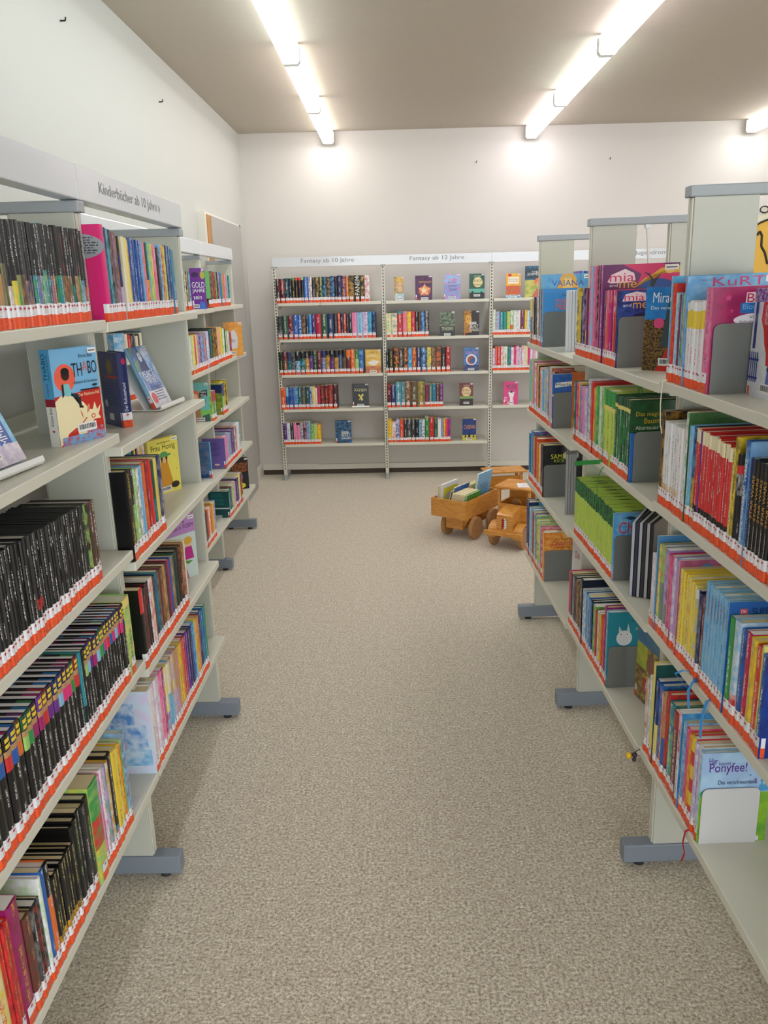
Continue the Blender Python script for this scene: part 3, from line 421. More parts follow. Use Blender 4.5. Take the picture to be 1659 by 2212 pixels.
 ('R','near right bay','top',1.392,-0.0281,0,0,"15.9 238 215 sk~lb+w;19 222 150 r~o;16.5 202 144 lb~w+w;13.3 198 132 dr~p+w;14.5 203 134 t~lb.8/k+w;13.2 200 144 lg~k+w;15.2 236 212 sk~lp+hp#bluetitle;17.4 182 133 w.1/y.2/w~w.55/b~w+hp;16.7 186 147 w.1/y.2/w~w.55/b~w+hp;18 183 139 w.1/y.2/w~w.55/b~w+hp;16.5 183 145 w.1/y.2/w~w.55/b~w+hp;15.3 184 135 w.1/y.2/w~w.55/b~w+hp;15.4 186 147 w.1/y.2/w~w.55/b~w+hp;42 213 155 pk~hp+mg#magentatitle"),
 ('R','near right bay','second',1.093,-0.0238,0,0,"10.4 229 138 br~tn;9.7 227 137 k~au;16.7 207 142 w.72/au~w.12/w+k;16.2 206 145 w.72/au~w.12/w+k;16.2 207 135 w.72/au~w.12/w+k;17.1 206 135 w.72/au~w.12/w+k;16.1 205 143 w.72/au~w.12/w+k;18.4 206 136 w.72/au~w.12/w+k;15.9 206 132 w+r;17.6 209 138 w+r;18.5 248 180 w~g#greentop;19.6 222 147 lb~sk+w;15.1 222 136 db~sk.5/ol~y;17.2 222 142 cr.13/r~r.62/k.07/r+w;13.6 221 146 cr.13/r~r.62/k.07/r+w;6.5 220 143 p;12.7 221 141 cr.13/r~r.62/k.07/r+w;15.6 221 136 cr.13/r~r.62/k.07/r+w;13.3 218 134 cr.13/r~r.62/k.07/r+w;14.7 219 142 cr.13/r~r.62/k.07/r+w;15.2 220 142 cr.13/r~r.62/k.07/r+w;13.4 219 148 cr.13/r~r.62/k.07/r+w;13.2 216 139 cr.13/r~r.62/k.07/r+w;13.5 215 138 cr.13/r~r.62/k.07/r+w;16.2 216 141 cr.13/r~r.62/k.07/r+w;14.9 212 147 cr.13/r~r.62/k.07/r+w;13.1 214 144 ly~cr+k;15.1 238 160 y~k+k;14.7 208 134 k.1/r.08/k~w.2/k+y;14.6 211 138 k.1/r.08/k~w.2/k+w;24.3 240 175 b~lb+w#palecover;13.8 212 144 db+lb;16.7 213 143 k#swy;14.9 211 132 k#swy;13.8 212 145 k#swy;16.7 212 148 k#swy;14.2 211 144 k#swy;19.2 212 141 k+w;16.6 214 142 r+w;16.2 212 142 k#swy;17.9 213 139 k#swy;18.2 211 143 k#swy"),
 ('R','near right bay','third',0.762,-0.0111,0,0,"34.3 194 133 w~lp.9/lp;8.8 250 180 lb~sk#bluecard;17.5 232 143 ly~g+r;24 236 140 lg~r.4/gy~g;23.4 234 137 lp~p.6/gy;35.8 228 144 hp~pk+dr;14.7 232 132 lp~w+p;13.6 230 146 lp~pk;10.2 239 180 lb~w;8.3 238 180 pk~lp#pinkcard;16.2 222 134 ly~y+dg;13.6 221 133 y~ly+r;15.1 219 134 y~ly+k;15 215 147 ly~au+t;16.5 214 144 y~ly;13.7 211 136 ly~y+g;13.7 206 148 w.1/y~lb;9.6 208 143 db~k+w;11.9 205 144 db~gy;21.1 204 141 dr.5/br~tn+w;13.7 246 138 lb~sk+b#super;15.4 246 140 lb~sk+b#super;17 245 141 lb~sk+b#super;15.3 247 137 lb~sk+b#super;13.4 246 140 lb~sk+b#super;13.6 246 141 lb~sk+b#super;15.5 245 141 lb~sk+b#super;12.9 245 134 lb~sk+b#supertitle;24.7 218 146 g+w;26.1 222 160 lb~w.7/r~w;19 214 146 b~db+w;20.6 216 146 cm~hp+w;23.3 214 138 y~au+gy;21.3 210 144 r~o+w;8.6 218 140 ly~lg;20.6 206 165 b~db+w#darkbluecover"),
 ('R','near right bay','bottom',0.394,-0.0209,0,0,"19.5 220 147 tn~w;15.3 232 135 w~lb+dr;15.1 238 148 ly~y;22.3 285 215 ly.9/dg~t#tealcover;21.8 250 170 db~b.5/ly+w;21.4 248 138 b~sk+r;10.5 236 143 o~w+b;17.3 236 142 tn~r.5/b;20.4 250 170 r~dr.8/db;29.9 238 141 t~lg+w;38.5 232 146 cm.2/dr+w;23.3 254 190 w~r.5/w+k#bluecard2;22.8 240 136 lb~b+w;17.9 236 134 hp~pk;14.6 232 148 o~y;23 234 145 y.15/r.15/y.15/r.15/y.15/r;14.1 232 143 lp~w;16.6 232 139 w~lp;16.3 230 155 lb~w#castle"),
]
N_LOOSE = 34
# ------------------------------------------------------------------ books
class Geo:
    """faces with printed colours: col (a = seed), acc (a = picture strength), txt (a = lettering strength)"""
    def __init__(s): s.v = []; s.f = []; s.c = []; s.a = []; s.t = []; s.uv = []
    def face(s, pts, col, uv=None, acc=None, aa=0., txt=None, ta=0., seed=0.):
        n = len(s.v); s.v += [tuple(p) for p in pts]; s.f.append(tuple(range(n, n + len(pts))))
        c = (*C(col), seed); a = (*C(acc if acc is not None else col), aa); t = (*C(txt if txt is not None else col), ta)
        s.c.append(c); s.a.append(a); s.t.append(t); s.uv.append(uv or [(3 + p[0] * 60 + p[1] * 60, p[2]) for p in pts])
    def add_tris(s, vs, fs, col):
        c = (*C(col), 0.)
        n = len(s.v); s.v += vs
        for f in fs:
            s.f.append(tuple(n + i for i in f)); s.c.append(c); s.a.append((*c[:3], 0.)); s.t.append((*c[:3], 0.)); s.uv.append([(3, 0)] * len(f))
    def extend(s, o, M4):
        n = len(s.v); s.v += [tuple(M4 @ Vector(p)) for p in o.v]; s.f += [tuple(n + i for i in f) for f in o.f]
        s.c += o.c; s.a += o.a; s.t += o.t; s.uv += o.uv
    def build(s, name, m, parent=None):
        me = bpy.data.meshes.new(name); me.from_pydata(s.v, [], s.f)
        uvl = me.uv_layers.new(name='uv'); flat = []; c = []; a = []; t = []
        for f, fc, fa, ft, fu in zip(s.f, s.c, s.a, s.t, s.uv):
            for k in range(len(f)): flat += fu[k]; c += fc; a += fa; t += ft
        uvl.data.foreach_set('uv', flat)
        for nm, d in (('col', c), ('acc', a), ('txt', t)):
            at = me.attributes.new(nm, 'FLOAT_COLOR', 'CORNER'); at.data.foreach_set('color', d)
        return link(name, me, m, parent)

def parse(spec):
    """bands top to bottom: colour[.share][~picture]/... then +lettering and #tag"""
    tagn = None
    if '#' in spec: spec, tagn = spec.split('#', 1); 
    if tagn and '+' in tagn: tagn = tagn.split('+')[0]
    txt = None; bands = []
    parts = spec.split('/')
    for p in parts:
        if '+' in p: p, txt = p.split('+')
        acc = None
        pp = p.split('~'); base = pp[0]; acc = pp[1] if len(pp) > 1 else None; fr = None
        for q in (base, acc):
            if q and '.' in q: fr = float('.' + q.split('.')[1])
        base = base.split('.')[0]; acc = acc.split('.')[0] if acc else None
        bands.append([base, acc, fr])
    rest = 1 - sum(b[2] or 0 for b in bands); nn = sum(1 for b in bands if b[2] is None)
    if nn:
        for b in bands:
            if b[2] is None: b[2] = max(.02, rest / nn)
    tot = sum(b[2] for b in bands)
    for b in bands: b[2] /= tot
    return bands, txt, tagn

def book_geo(t, h, d, spec, seed, hard=True, stick=True, pagec=None, stripe=None):
    """t thick (x), d deep (y, spine at y=0), h high (z); front board is x=t"""
    bands, txt, tagn = parse(spec)
    main = max(bands, key=lambda b: b[2]); mc, ma = main[0], main[1]
    G = Geo(); bt = min(.0022 if hard else .0007, t * .2); sr = min(.004, t * .3)
    O = [(0, sr), (.16 * t, sr * .25), (.5 * t, 0), (.84 * t, sr * .25), (t, sr)]
    zs = [h]
    for b in bands: zs.append(zs[-1] - b[2] * h)
    for k, b in enumerate(bands):
        z1, z0 = zs[k], max(0, zs[k + 1])
        for i in range(4):
            (xa, ya), (xb, yb) = O[i], O[i + 1]; ua, ub = xa / t * 2 - 1, xb / t * 2 - 1
            bc = bands[0][0] if (b[0] == 'y' and b[2] < .05 and i in (0, 3)) else b[0]
            G.face([(xa, ya, z0), (xb, yb, z0), (xb, yb, z1), (xa, ya, z1)], bc, [(ua, z0), (ub, z0), (ub, z1), (ua, z1)], b[1], .7 if b[1] else 0., txt, 1. if (txt and b[2] > .2) else 0., seed)
    aa = .6 if ma else 0.
    hi = lambda c: c
    G.face([(0, d, 0), (0, sr, 0), (0, sr, h), (0, d, h)], mc, None, ma, aa, None, 0, seed)
    G.face([(t, sr, 0), (t, d, 0), (t, d, h), (t, sr, h)], mc, None, ma, aa, None, 0, seed + .3)
    I = [(bt, d), (bt, bt + sr), (t - bt, bt + sr), (t - bt, d)]
    for (a, b_) in zip(I, I[1:]): G.face([(*a, 0), (*b_, 0), (*b_, h), (*a, h)], mc, seed=seed)
    for z in (0, h):
        G.face([(0, sr, z), (bt, sr + bt, z), (bt, d, z), (0, d, z)], mc, seed=seed); G.face([(t, sr, z), (t, d, z), (t - bt, d, z), (t - bt, sr + bt, z)], mc, seed=seed)
        G.face([(x, y, z) for x, y in O] + [(t - bt, sr + bt, z), (bt, sr + bt, z)], bands[0][0] if z else bands[-1][0], seed=seed)
    G.face([(0, d, 0), (bt, d, 0), (bt, d, h), (0, d, h)], mc, seed=seed); G.face([(t, d, 0), (t - bt, d, 0), (t - bt, d, h), (t, d, h)], mc, seed=seed)
    P = Geo(); ins = .003 if hard else .0006
    a, b_, y0, y1, z0, z1 = bt * 1.02, t - bt * 1.02, sr + bt * 1.05, d - ins, ins, h - ins
    pc = pagec[0] if pagec else 'e2dac4'; tc = pagec[1] if pagec else pc
    F = lambda p, c: P.face(p, c, seed=seed)
    F([(a, y0, z1), (b_, y0, z1), (b_, y1, z1), (a, y1, z1)], tc if not stripe else 'e6e4e6')
    if stripe:
        xm = a + (b_ - a) * .55; e = .0002; ya, yb = y0 + (y1 - y0) * .22, y0 + (y1 - y0) * .48
        for (p0, p1, c) in ((y0, ya, stripe), (ya, yb, '14161b'), (yb, y1, stripe)): P.face([(xm, p0, z1 + e), (b_, p0, z1 + e), (b_, p1, z1 + e), (xm, p1, z1 + e)], c, seed=seed); F([(a, y0, z0), (b_, y0, z0), (b_, y1, z0), (a, y1, z0)], pc)
    F([(a, y1, z0), (b_, y1, z0), (b_, y1, z1), (a, y1, z1)], pc)
    F([(a, y0, z0), (a, y1, z0), (a, y1, z1), (a, y0, z1)], pc); F([(b_, y0, z0), (b_, y1, z0), (b_, y1, z1), (b_, y0, z1)], pc)
    if pagec and len(pagec) > 2:
        e = .0002; yy = y0 + (y1 - y0) * .35; y2 = y0 + (y1 - y0) * .6
        P.face([(a, yy, z1 + e), (b_, yy, z1 + e), (b_, y2, z1 + e), (a, y2, z1 + e)], pagec[2], seed=seed)
    S = None
    if stick:
        S = Geo(); e = .0004; rr = random.Random(seed * 1000); z1 = .021 + rr.uniform(-.0012, .0012); z2 = z1 + (.015 if t < 0 else .021)
        if t > .033: pts = [(t / 2 - .014, -e + .0004), (t / 2, -e - .0002), (t / 2 + .014, -e + .0004)]
        else: pts = [(-e, .012), (-e, sr)] + [(x, y - e) for x, y in O[1:4]] + [(t + e, sr), (t + e, .012)]
        n = len(pts) - 1
        for (zl, zh, c, ac, aa, tx) in ((.0008, z1, 'orr', 'r', .0, '5a2010'), (z1, z2, 'e9e8ee', 'c02840', .0, '50505c')):
            for i in range(n):
                (xa, ya), (xb, yb) = pts[i], pts[i + 1]
                ua, ub = (xa / t * 2 - 1, xb / t * 2 - 1); ua = max(-.99, min(.99, ua)); ub = max(-.99, min(.99, ub))
                S.face([(xa, ya, zl), (xb, yb, zl), (xb, yb, zh), (xa, ya, zh)], c, [(ua * .5, zl * .9), (ub * .5, zl * .9), (ub * .5, zh * .9), (ua * .5, zh * .9)], ac, aa, tx, (.45 if c == 'orr' else .3), seed)
        w = min(t * .28, .005); zc = z2 - .006
        S.face([(t / 2 - w, -.0008, zc), (t / 2, -.0008, zc - .003), (t / 2 + w, -.0008, zc), (t / 2, -.0008, zc + .0028)], 'c02840', seed=seed)
    return G, P, S, tagn, bands, txt

# pictures printed on covers, in cover coordinates 0..1
def art(G, side, t, d, h, prims, seed=0.):
    lift = [.0003]
    if side == 'front': P = lambda u, v: (t + lift[0], u * d, v * h)
    elif side == 'back': P = lambda u, v: (-lift[0], (1 - u) * d, v * h)
    else: P = lambda u, v: (u * t, -lift[0], v * h)
    for q in prims:
        k = q[0]; lift[0] += .00008
        if k == 'r': _, x0, y0, x1, y1, c = q[:6]; pts = [(x0, y0), (x1, y0), (x1, y1), (x0, y1)]; G.face([P(*p) for p in pts], c)
        elif k == 'n':
            _, x0, y0, x1, y1, c, ac = q[:7]; pts = [(x0, y0), (x1, y0), (x1, y1), (x0, y1)]; s = q[7] if len(q) > 7 else 1.
            G.face([P(*p) for p in pts], c, [(3 + s * p[0] * d * 60, s * p[1] * h) for p in pts], ac, .85, seed=seed + x0 + y1)
        elif k == 'e': _, cx, cy, rx, ry, c = q[:6]; G.face([P(cx + rx * math.cos(a), cy + ry * math.sin(a)) for a in [2 * math.pi * i / 24 for i in range(24)]], c)
        elif k == 'p': pts = [(q[1][i], q[1][i + 1]) for i in range(0, len(q[1]), 2)]; G.add_tris([P(*p) for p in pts], [tuple(range(len(pts)))], q[2])
        elif k == 't':
            _, s, x0, y0, x1, y1, c = q[:7]; vs, fs, a0, a1, b0, b1 = text_tris(s)
            if len(q) > 7 and q[7]:   # reads bottom to top
                G.add_tris([P(x1 - (y - b0) / (b1 - b0) * (x1 - x0), y0 + (x - a0) / (a1 - a0) * (y1 - y0)) for x, y in vs], fs, c)
            else: G.add_tris([P(x0 + (x - a0) / (a1 - a0) * (x1 - x0), y0 + (y - b0) / (b1 - b0) * (y1 - y0)) for x, y in vs], fs, c)
        elif k == 'lab':
            G.face([P(u, v) for u, v in ((.80, .93), (.985, .93), (.985, .985), (.80, .985))], 'ececee'); lift[0] += .00008
            G.face([P(u, v) for u, v in ((.82, .95), (.965, .95), (.965, .962), (.82, .962))], '55565c')
        elif k == 'bar':
            cx, cy = q[1], q[2]; w_, h_ = .21, .045
            G.face([P(u, v) for u, v in ((cx - w_, cy - h_), (cx + w_, cy - h_), (cx + w_, cy + h_), (cx - w_, cy + h_))], 'ececee'); lift[0] += .00008
            rr = random.Random(3); x = cx - w_ * .85
            while x < cx + w_ * .8:
                w2 = rr.choice((.008, .014, .02)); G.face([P(u, v) for u, v in ((x, cy - .022), (x + w2, cy - .022), (x + w2, cy + .03), (x, cy + .03))], '1c1c20'); x += w2 + rr.choice((.008, .012))
        elif k == 'lines':   # a paragraph of tiny print
            _, x0, y0, x1, y1, c, n = q; rr = random.Random(5)
            for i in range(n):
                yy = y1 - (y1 - y0) * (i + .5) / n; hh = (y1 - y0) / n * .22; x = x0; xe = x1 - rr.uniform(0, .2) * (x1 - x0)
                while x < xe:
                    w2 = rr.uniform(.03, .09); G.face([P(u, v) for u, v in ((x, yy - hh), (min(xe, x + w2), yy - hh), (min(xe, x + w2), yy + hh), (x, yy + hh))], c); x += w2 + .02

def star(cx, cy, r, asp, c):
    p = []
    for i in range(10):
        a = math.pi / 2 + i * math.pi / 5; rr = r if i % 2 == 0 else r * .45; p += [cx + rr * math.cos(a), cy + rr * math.sin(a) * asp]
    return ('p', p, c)

# ------------------------------------------------------------------ books standing apart (placed by their lower spine-side corner)
def dm(c1, c2, title=None, tc='e8e8ea', seed=0, bar=(.55, .12), extra=()):
    p = [('n', 0, 0, 1, 1, c1, c2)] + list(extra)
    if title:
        if isinstance(title, str): title = [(title, .12, .68, .9, .8)]
        for q in title: p.append(('t', q[0], q[1], q[2], q[3], q[4], q[5] if len(q) > 5 else tc))
    p.append(('lab',))
    if bar: p.append(('bar', *bar))
    return p
L_TH = 'blue, red and cream hardcover with coral sun and pale rhino, near left bay'
THABO = [('r', 0, 0, 1, 1, '7ab6e0'), ('p', [0, 0, 1, 0, 1, .56, .4, .53, .0, .52], 'c42a26'), ('e', .26, .70, .22, .145, 'ee6650'),
  ('p', [0, 0, .12, .05, .2, .12, .38, .17, .42, .08, .55, .0, .6, .0, .6, .15, .8, .22, .95, .22, .9, .27, .93, .3, .97, .37, .88, .32, .84, .41, .78, .33, .70, .34, .6, .42, .5, .46, .3, .53, .12, .52, 0, .47], 'efe2b8'),
  ('p', [.3, .13, .5, .2, .62, .26, .64, .25, .5, .185, .3, .115], 'd0563a'), ('e', .78, .26, .05, .025, 'd85a42'), ('e', .78, .26, .03, .014, 'efe2b8'), ('p', [.64, .3, .68, .4, .73, .38, .70, .32], 'e08a70'), ('p', [.5, .35, .52, .29, .56, .24, .54, .31], 'd86a50'),
  ('n', .05, 0, 1, .09, '6aaede', 'c42a26', 2.5), ('n', .6, .09, 1, .14, 'c42a26', '6aaede', 2.5),
  ('p', [.2, .60, .34, .6, .38, .5, .48, .48, .52, .38, .55, .38, .54, .5, .42, .53, .3, .52, .22, .54], '1c3444'), ('p', [.2, .64, .32, .64, .36, .55, .34, .51, .24, .51, .2, .57], '7cc4cc'), ('p', [.17, .64, .21, .64, .2, .52, .16, .5], '33201c'), ('p', [.48, .5, .53, .5, .52, .41, .58, .38, .58, .365, .49, .37], '33201c'),
  ('e', .27, .73, .085, .055, '33201c'), ('e', .27, .765, .085, .04, '14121a'),
  ('t', 'TH', .42, .70, .64, .84, '1a2438'), ('t', 'A', .655, .745, .76, .85, 'ee6650'), ('t', 'BO', .77, .715, .97, .85, '1a2438'), ('t', '-Detektiv & Gentleman-', .42, .625, .97, .655, '1a2438'), ('t', 'Kirsten Boie', .6, .89, .9, .93, '1a2438'),
  ('t', 'Der Nashorn-Fall', .5, .49, .96, .525, 'efe2b8'), ('e', .88, .59, .06, .012, '1a2430'), ('r', .875, .555, .885, .59, '1a2430'), ('r', .55, .545, .95, .56, '1a2430'), ('lab',), ('bar', .6, .16)]
PEACE = [('n', 0, 0, 1, 1, '6a9ad8', 'dfe4f0', .6), ('n', 0, .6, .5, 1, '3a66b0', '8aa84a', .6), ('p', [.2, .55, .28, .85, .42, .96, .58, .86, .66, .6, .5, .5], '2a3c74'), ('e', .43, .83, .1, .08, 'c8d4e4'), ('r', .37, .835, .41, .85, '1c2848'), ('r', .45, .835, .49, .85, '1c2848'), ('n', .1, .28, .9, .6, '4a6ab8', 'a8b8d8', .7), ('t', 'PEACE', .14, .50, .78, .60, 'dfe6ee'), ('t', 'MAKER', .2, .39, .9, .49, 'c8d0de'), ('n', .0, .0, 1, .28, 'e4e2ea', 'c8ccda', .8), ('e', .2, .16, .14, .09, 'dc5a62'), ('lines', .35, .1, .9, .35, '4a5a88', 6), ('lab',)]
ROBO = [('r', 0, 0, 1, 1, '4c5488'), ('n', .1, .6, .95, .95, '4c5488', '6a6478'), ('r', .3, .65, .95, .69, 'b84848'), ('e', .55, .8, .16, .1, '8a7a4c'), ('lines', .1, .28, .85, .6, '343a68', 8), ('e', .2, .3, .09, .05, 'b8bcc0'), ('r', .3, .08, .55, .17, 'd8dade')]
HONIG = [('r', 0, 0, 1, 1, 'e8dc62'), ('t', 'Frau Honig', .1, .76, .9, .9, '2a3a1c'), ('p', [.25, .12, .75, .12, .6, .6, .4, .6], 'd0922c'), ('e', .5, .62, .1, .07, 'e0b088'), ('e', .5, .69, .24, .03, '5a9a5a'), ('e', .5, .72, .12, .04, '5a9a5a'), ('p', [.38, .66, .42, .55, .46, .66], '2a1c14'), ('p', [.54, .66, .58, .55, .62, .66], '2a1c14'), ('e', .8, .12, .14, .06, '2a201c'), ('lines', .3, .9, .8, .95, '9a8a3a', 1), ('lab',), ('bar', .45, .08)] + [('e', x, y, .015, .008, '6a6420') for x, y in ((.15, .7), (.2, .5), (.85, .65), (.88, .4), (.12, .35), (.82, .8), (.16, .85))]
PINKF = [('r', 0, 0, 1, 1, 'c8d8d4'), ('r', 0, .72, 1, 1, 'b888c4'), ('t', 'GROSS in FORM', .1, .8, .95, .87, '4a2a5c'), ('t', 'LOTTE', .2, .89, .7, .94, '4a2a5c'), ('e', .75, .55, .1, .06, 'e8b890'), ('e', .75, .6, .13, .06, 'd8a83c'), ('p', [.6, .3, .9, .3, .85, .5, .65, .5], 'b82a88'), ('e', .4, .42, .16, .09, '1c1414'), ('e', .38, .36, .1, .07, 'e8b890'), ('p', [.1, 0, .7, 0, .6, .26, .25, .28], 'b070a0'), ('p', [.55, .3, .85, .26, .7, .22], '5a9a4a'), ('lab',)]
GOL = [('r', 0, 0, 1, 1, '6c2490'), ('e', .35, .84, .25, .06, '3a1450'), ('e', .85, .83, .16, .1, 'b8b03a'), ('t', 'GOLD', .1, .52, .95, .66, 'f0eef4'), ('t', 'JAHRE', .1, .38, .95, .5, 'f0eef4'), ('t', 'sein', .15, .24, .7, .35, 'f0eef4'), ('p', [.5, 0, .95, 0, .9, .15, .6, .2], '3a6ad0'), ('bar', .3, .07), ('lab',)]
ASKA = [('n', 0, 0, 1, 1, 'e0962a', 'e8a63c'), ('t', 'ALASKA', .15, .84, .85, .92, 'd8741c'), ('p', [.35, .2, .7, .22, .75, .55, .6, .78, .4, .72, .42, .5], 'd8d4da'), ('t', 'ASKA', .3, .4, .6, .5, '3a3a40'), ('lab',), ('bar', .4, .08)]
PEPP = [('n', .0, .0, 1, 1, '68bcb4', '5aa8b0'), ('r', 0, .0, 1, .3, '6cc04a'), ('p', [.55, 0, 1, 0, .95, .2, .6, .15], '2a4a4a'), ('e', .3, .6, .24, .22, 'd8703a'), ('e', .32, .6, .13, .12, 'f0c8a0'), ('p', [.1, 0, .55, 0, .5, .4, .2, .42], 'a8744a'), ('p', [.5, .62, .92, .66, .93, .82, .52, .78], '1c2426'), ('t', 'Pepper', .55, .72, .88, .79, 'e8e8e8'), ('t', 'Mint', .6, .64, .85, .71, 'e8e8e8'), ('lines', .55, .45, .9, .58, '1c6a5a', 3), ('lab',), ('bar', .5, .06)]
BLUEB = [('n', 0, 0, 1, 1, '4a74a8', '7c8ca8', .5), ('lines', .1, .35, .85, .8, '34507c', 12), ('p', [.2, .05, .4, .12, .5, .06, .65, .13, .9, .07, .7, .02, .3, .02], '1c4a80')]
BOO = [('r', 0, 0, 1, 1, '1c1a1c'), ('n', .05, .55, .95, .85, '1c1a1c', 'c86a2c', 2.), ('e', .55, .4, .12, .12, '3a74b8'), ('r', .5, .25, .56, .4, '3a74b8'), ('e', .45, .12, .35, .1, 'd8d83a'), ('lab',)]
MIRA = [('n', 0, .55, 1, 1, '1f74c0', '2a8ad4', .5), ('n', 0, 0, 1, .62, '241c18', '9a7438', 4.), ('p', [.35, .3, .5, .95, .65, .3], '3a4650'), ('t', 'Miraculous', .15, .82, .98, .94, 'e8eef4'), ('t', 'Das verwunschene', .12, .74, .95, .78, 'e8eef4'), ('e', .3, .58, .11, .06, 'd84a80'), ('e', .8, .52, .2, .11, '1c2c60'), ('p', [.28, .0, .9, 0, .92, .3, .72, .4, .5, .28], 'c8281c'), ('e', .75, .26, .05, .03, '14161b'), ('e', .6, .16, .04, .024, '14161b'), ('bar', .55, .12), ('lab',)]
ALS = [('n', 0, 0, 1, 1, 'dfe2ea', 'c8ceda', .5), ('p', [.3, 1, .8, 1, .82, .85, .7, .76, .72, .7, .88, .62, .82, .5, .86, .42, .7, .3, .5, .31, .48, .42, .4, .5, .35, .62, .25, .72], 'cc2428'), ('r', .06, .45, .14, 1, '2a2c80'), ('n', 0, .88, .4, 1, '5a2a84', 'c8b0dc', 2.), ('t', 'ALS ICH', .5, .86, .78, .92, 'ece4e6'), ('t', 'UNERFAHREN', .34, .80, .78, .855, 'ece4e6'), ('t', 'RIESIGEN', .36, .745, .76, .795, 'ece4e6'), ('t', 'KLAUTE', .36, .68, .62, .74, 'ece4e6')] + [('r', -.0 + i * .06, .14, .025 + i * .06, .42, '26388c') for i in range(5)] + [('r', 0, .34, .3, .36, '26388c'), ('r', 0, .17, .3, .19, '26388c'), ('e', .66, .28, .1, .035, '1c2458'), ('p', [.58, .26, .7, .24, .66, .1, .55, .12], '5a6ab0'), ('e', .62, .42, .03, .015, '1c1418'), ('e', .55, .5, .03, .015, '1c1418'), ('e', .74, .46, .03, .015, '1c1418'), ('bar', .62, .1)]
MULTI = [('n', 0, 0, 1, 1, '6a5a3c', 'c8a850', 1.2), ('n', 0, .75, 1, 1, '3a6aa0', '4a8a9a', .5), ('n', 0, .45, .4, .75, '9ab03a', 'c8c04a'), ('r', .3, .16, 1, .34, 'b83a34'), ('e', .55, .55, .16, .12, '8a5a40'), ('t', 'KOKO', .4, .18, .95, .3, 'e8e0d8')]
STARB = [('n', 0, 0, 1, 1, 'd8743c', 'cc6a34'), star(.3, .75, .2, .7, 'e8d020'), ('e', .3, .75, .14, .1, 'e8d020'), ('r', .1, .0, .16, .18, '1c1a1a'), ('n', 0, 0, 1, .2, 'e0a040', 'd8743c')]
WHITEB = [('r', 0, 0, 1, 1, 'dcdce0'), ('t', 'Das Missgeschick', .12, .66, .9, .8, 'c8343c'), ('e', .4, .45, .1, .08, 'd8a880'), ('p', [.1, .1, .9, .1, .8, .32, .5, .36, .2, .3], '4a4244'), ('e', .7, .22, .16, .08, 'a87850')]
L_ROBO = 'violet blue hardcover showing back cover and navy spine, second left bay'
L_CAS = 'navy book with thick yellow spine, face out on the bottom shelf, back wall middle bay'
SPA = {L_TH: [('r', 0, .47, 1, 1, '4a9ac8'), ('r', 0, .42, 1, .5, '8a2030'), ('r', 0, 0, 1, .42, 'dcdcd4'), ('t', 'THABO', .15, .68, .55, .96, '1a2438', 1), ('t', '-Detektiv & Gentleman-', .62, .68, .8, .95, '1a2438', 1), ('t', 'Kirsten Boie', .3, .22, .6, .41, '1a2024', 1), ('t', 'Der Nashorn-Fall', .3, .53, .55, .66, '6a3a5a', 1)],
       L_ROBO: [('t', 'Der Roboterhund', .3, .22, .62, .6, 'e4e6f0', 1), ('e', .6, .88, .2, .04, 'c02050')]}
PB = 'back wall'
z1, z2, z3, z4, z5 = 1.515, 1.22, .925, .63, .325
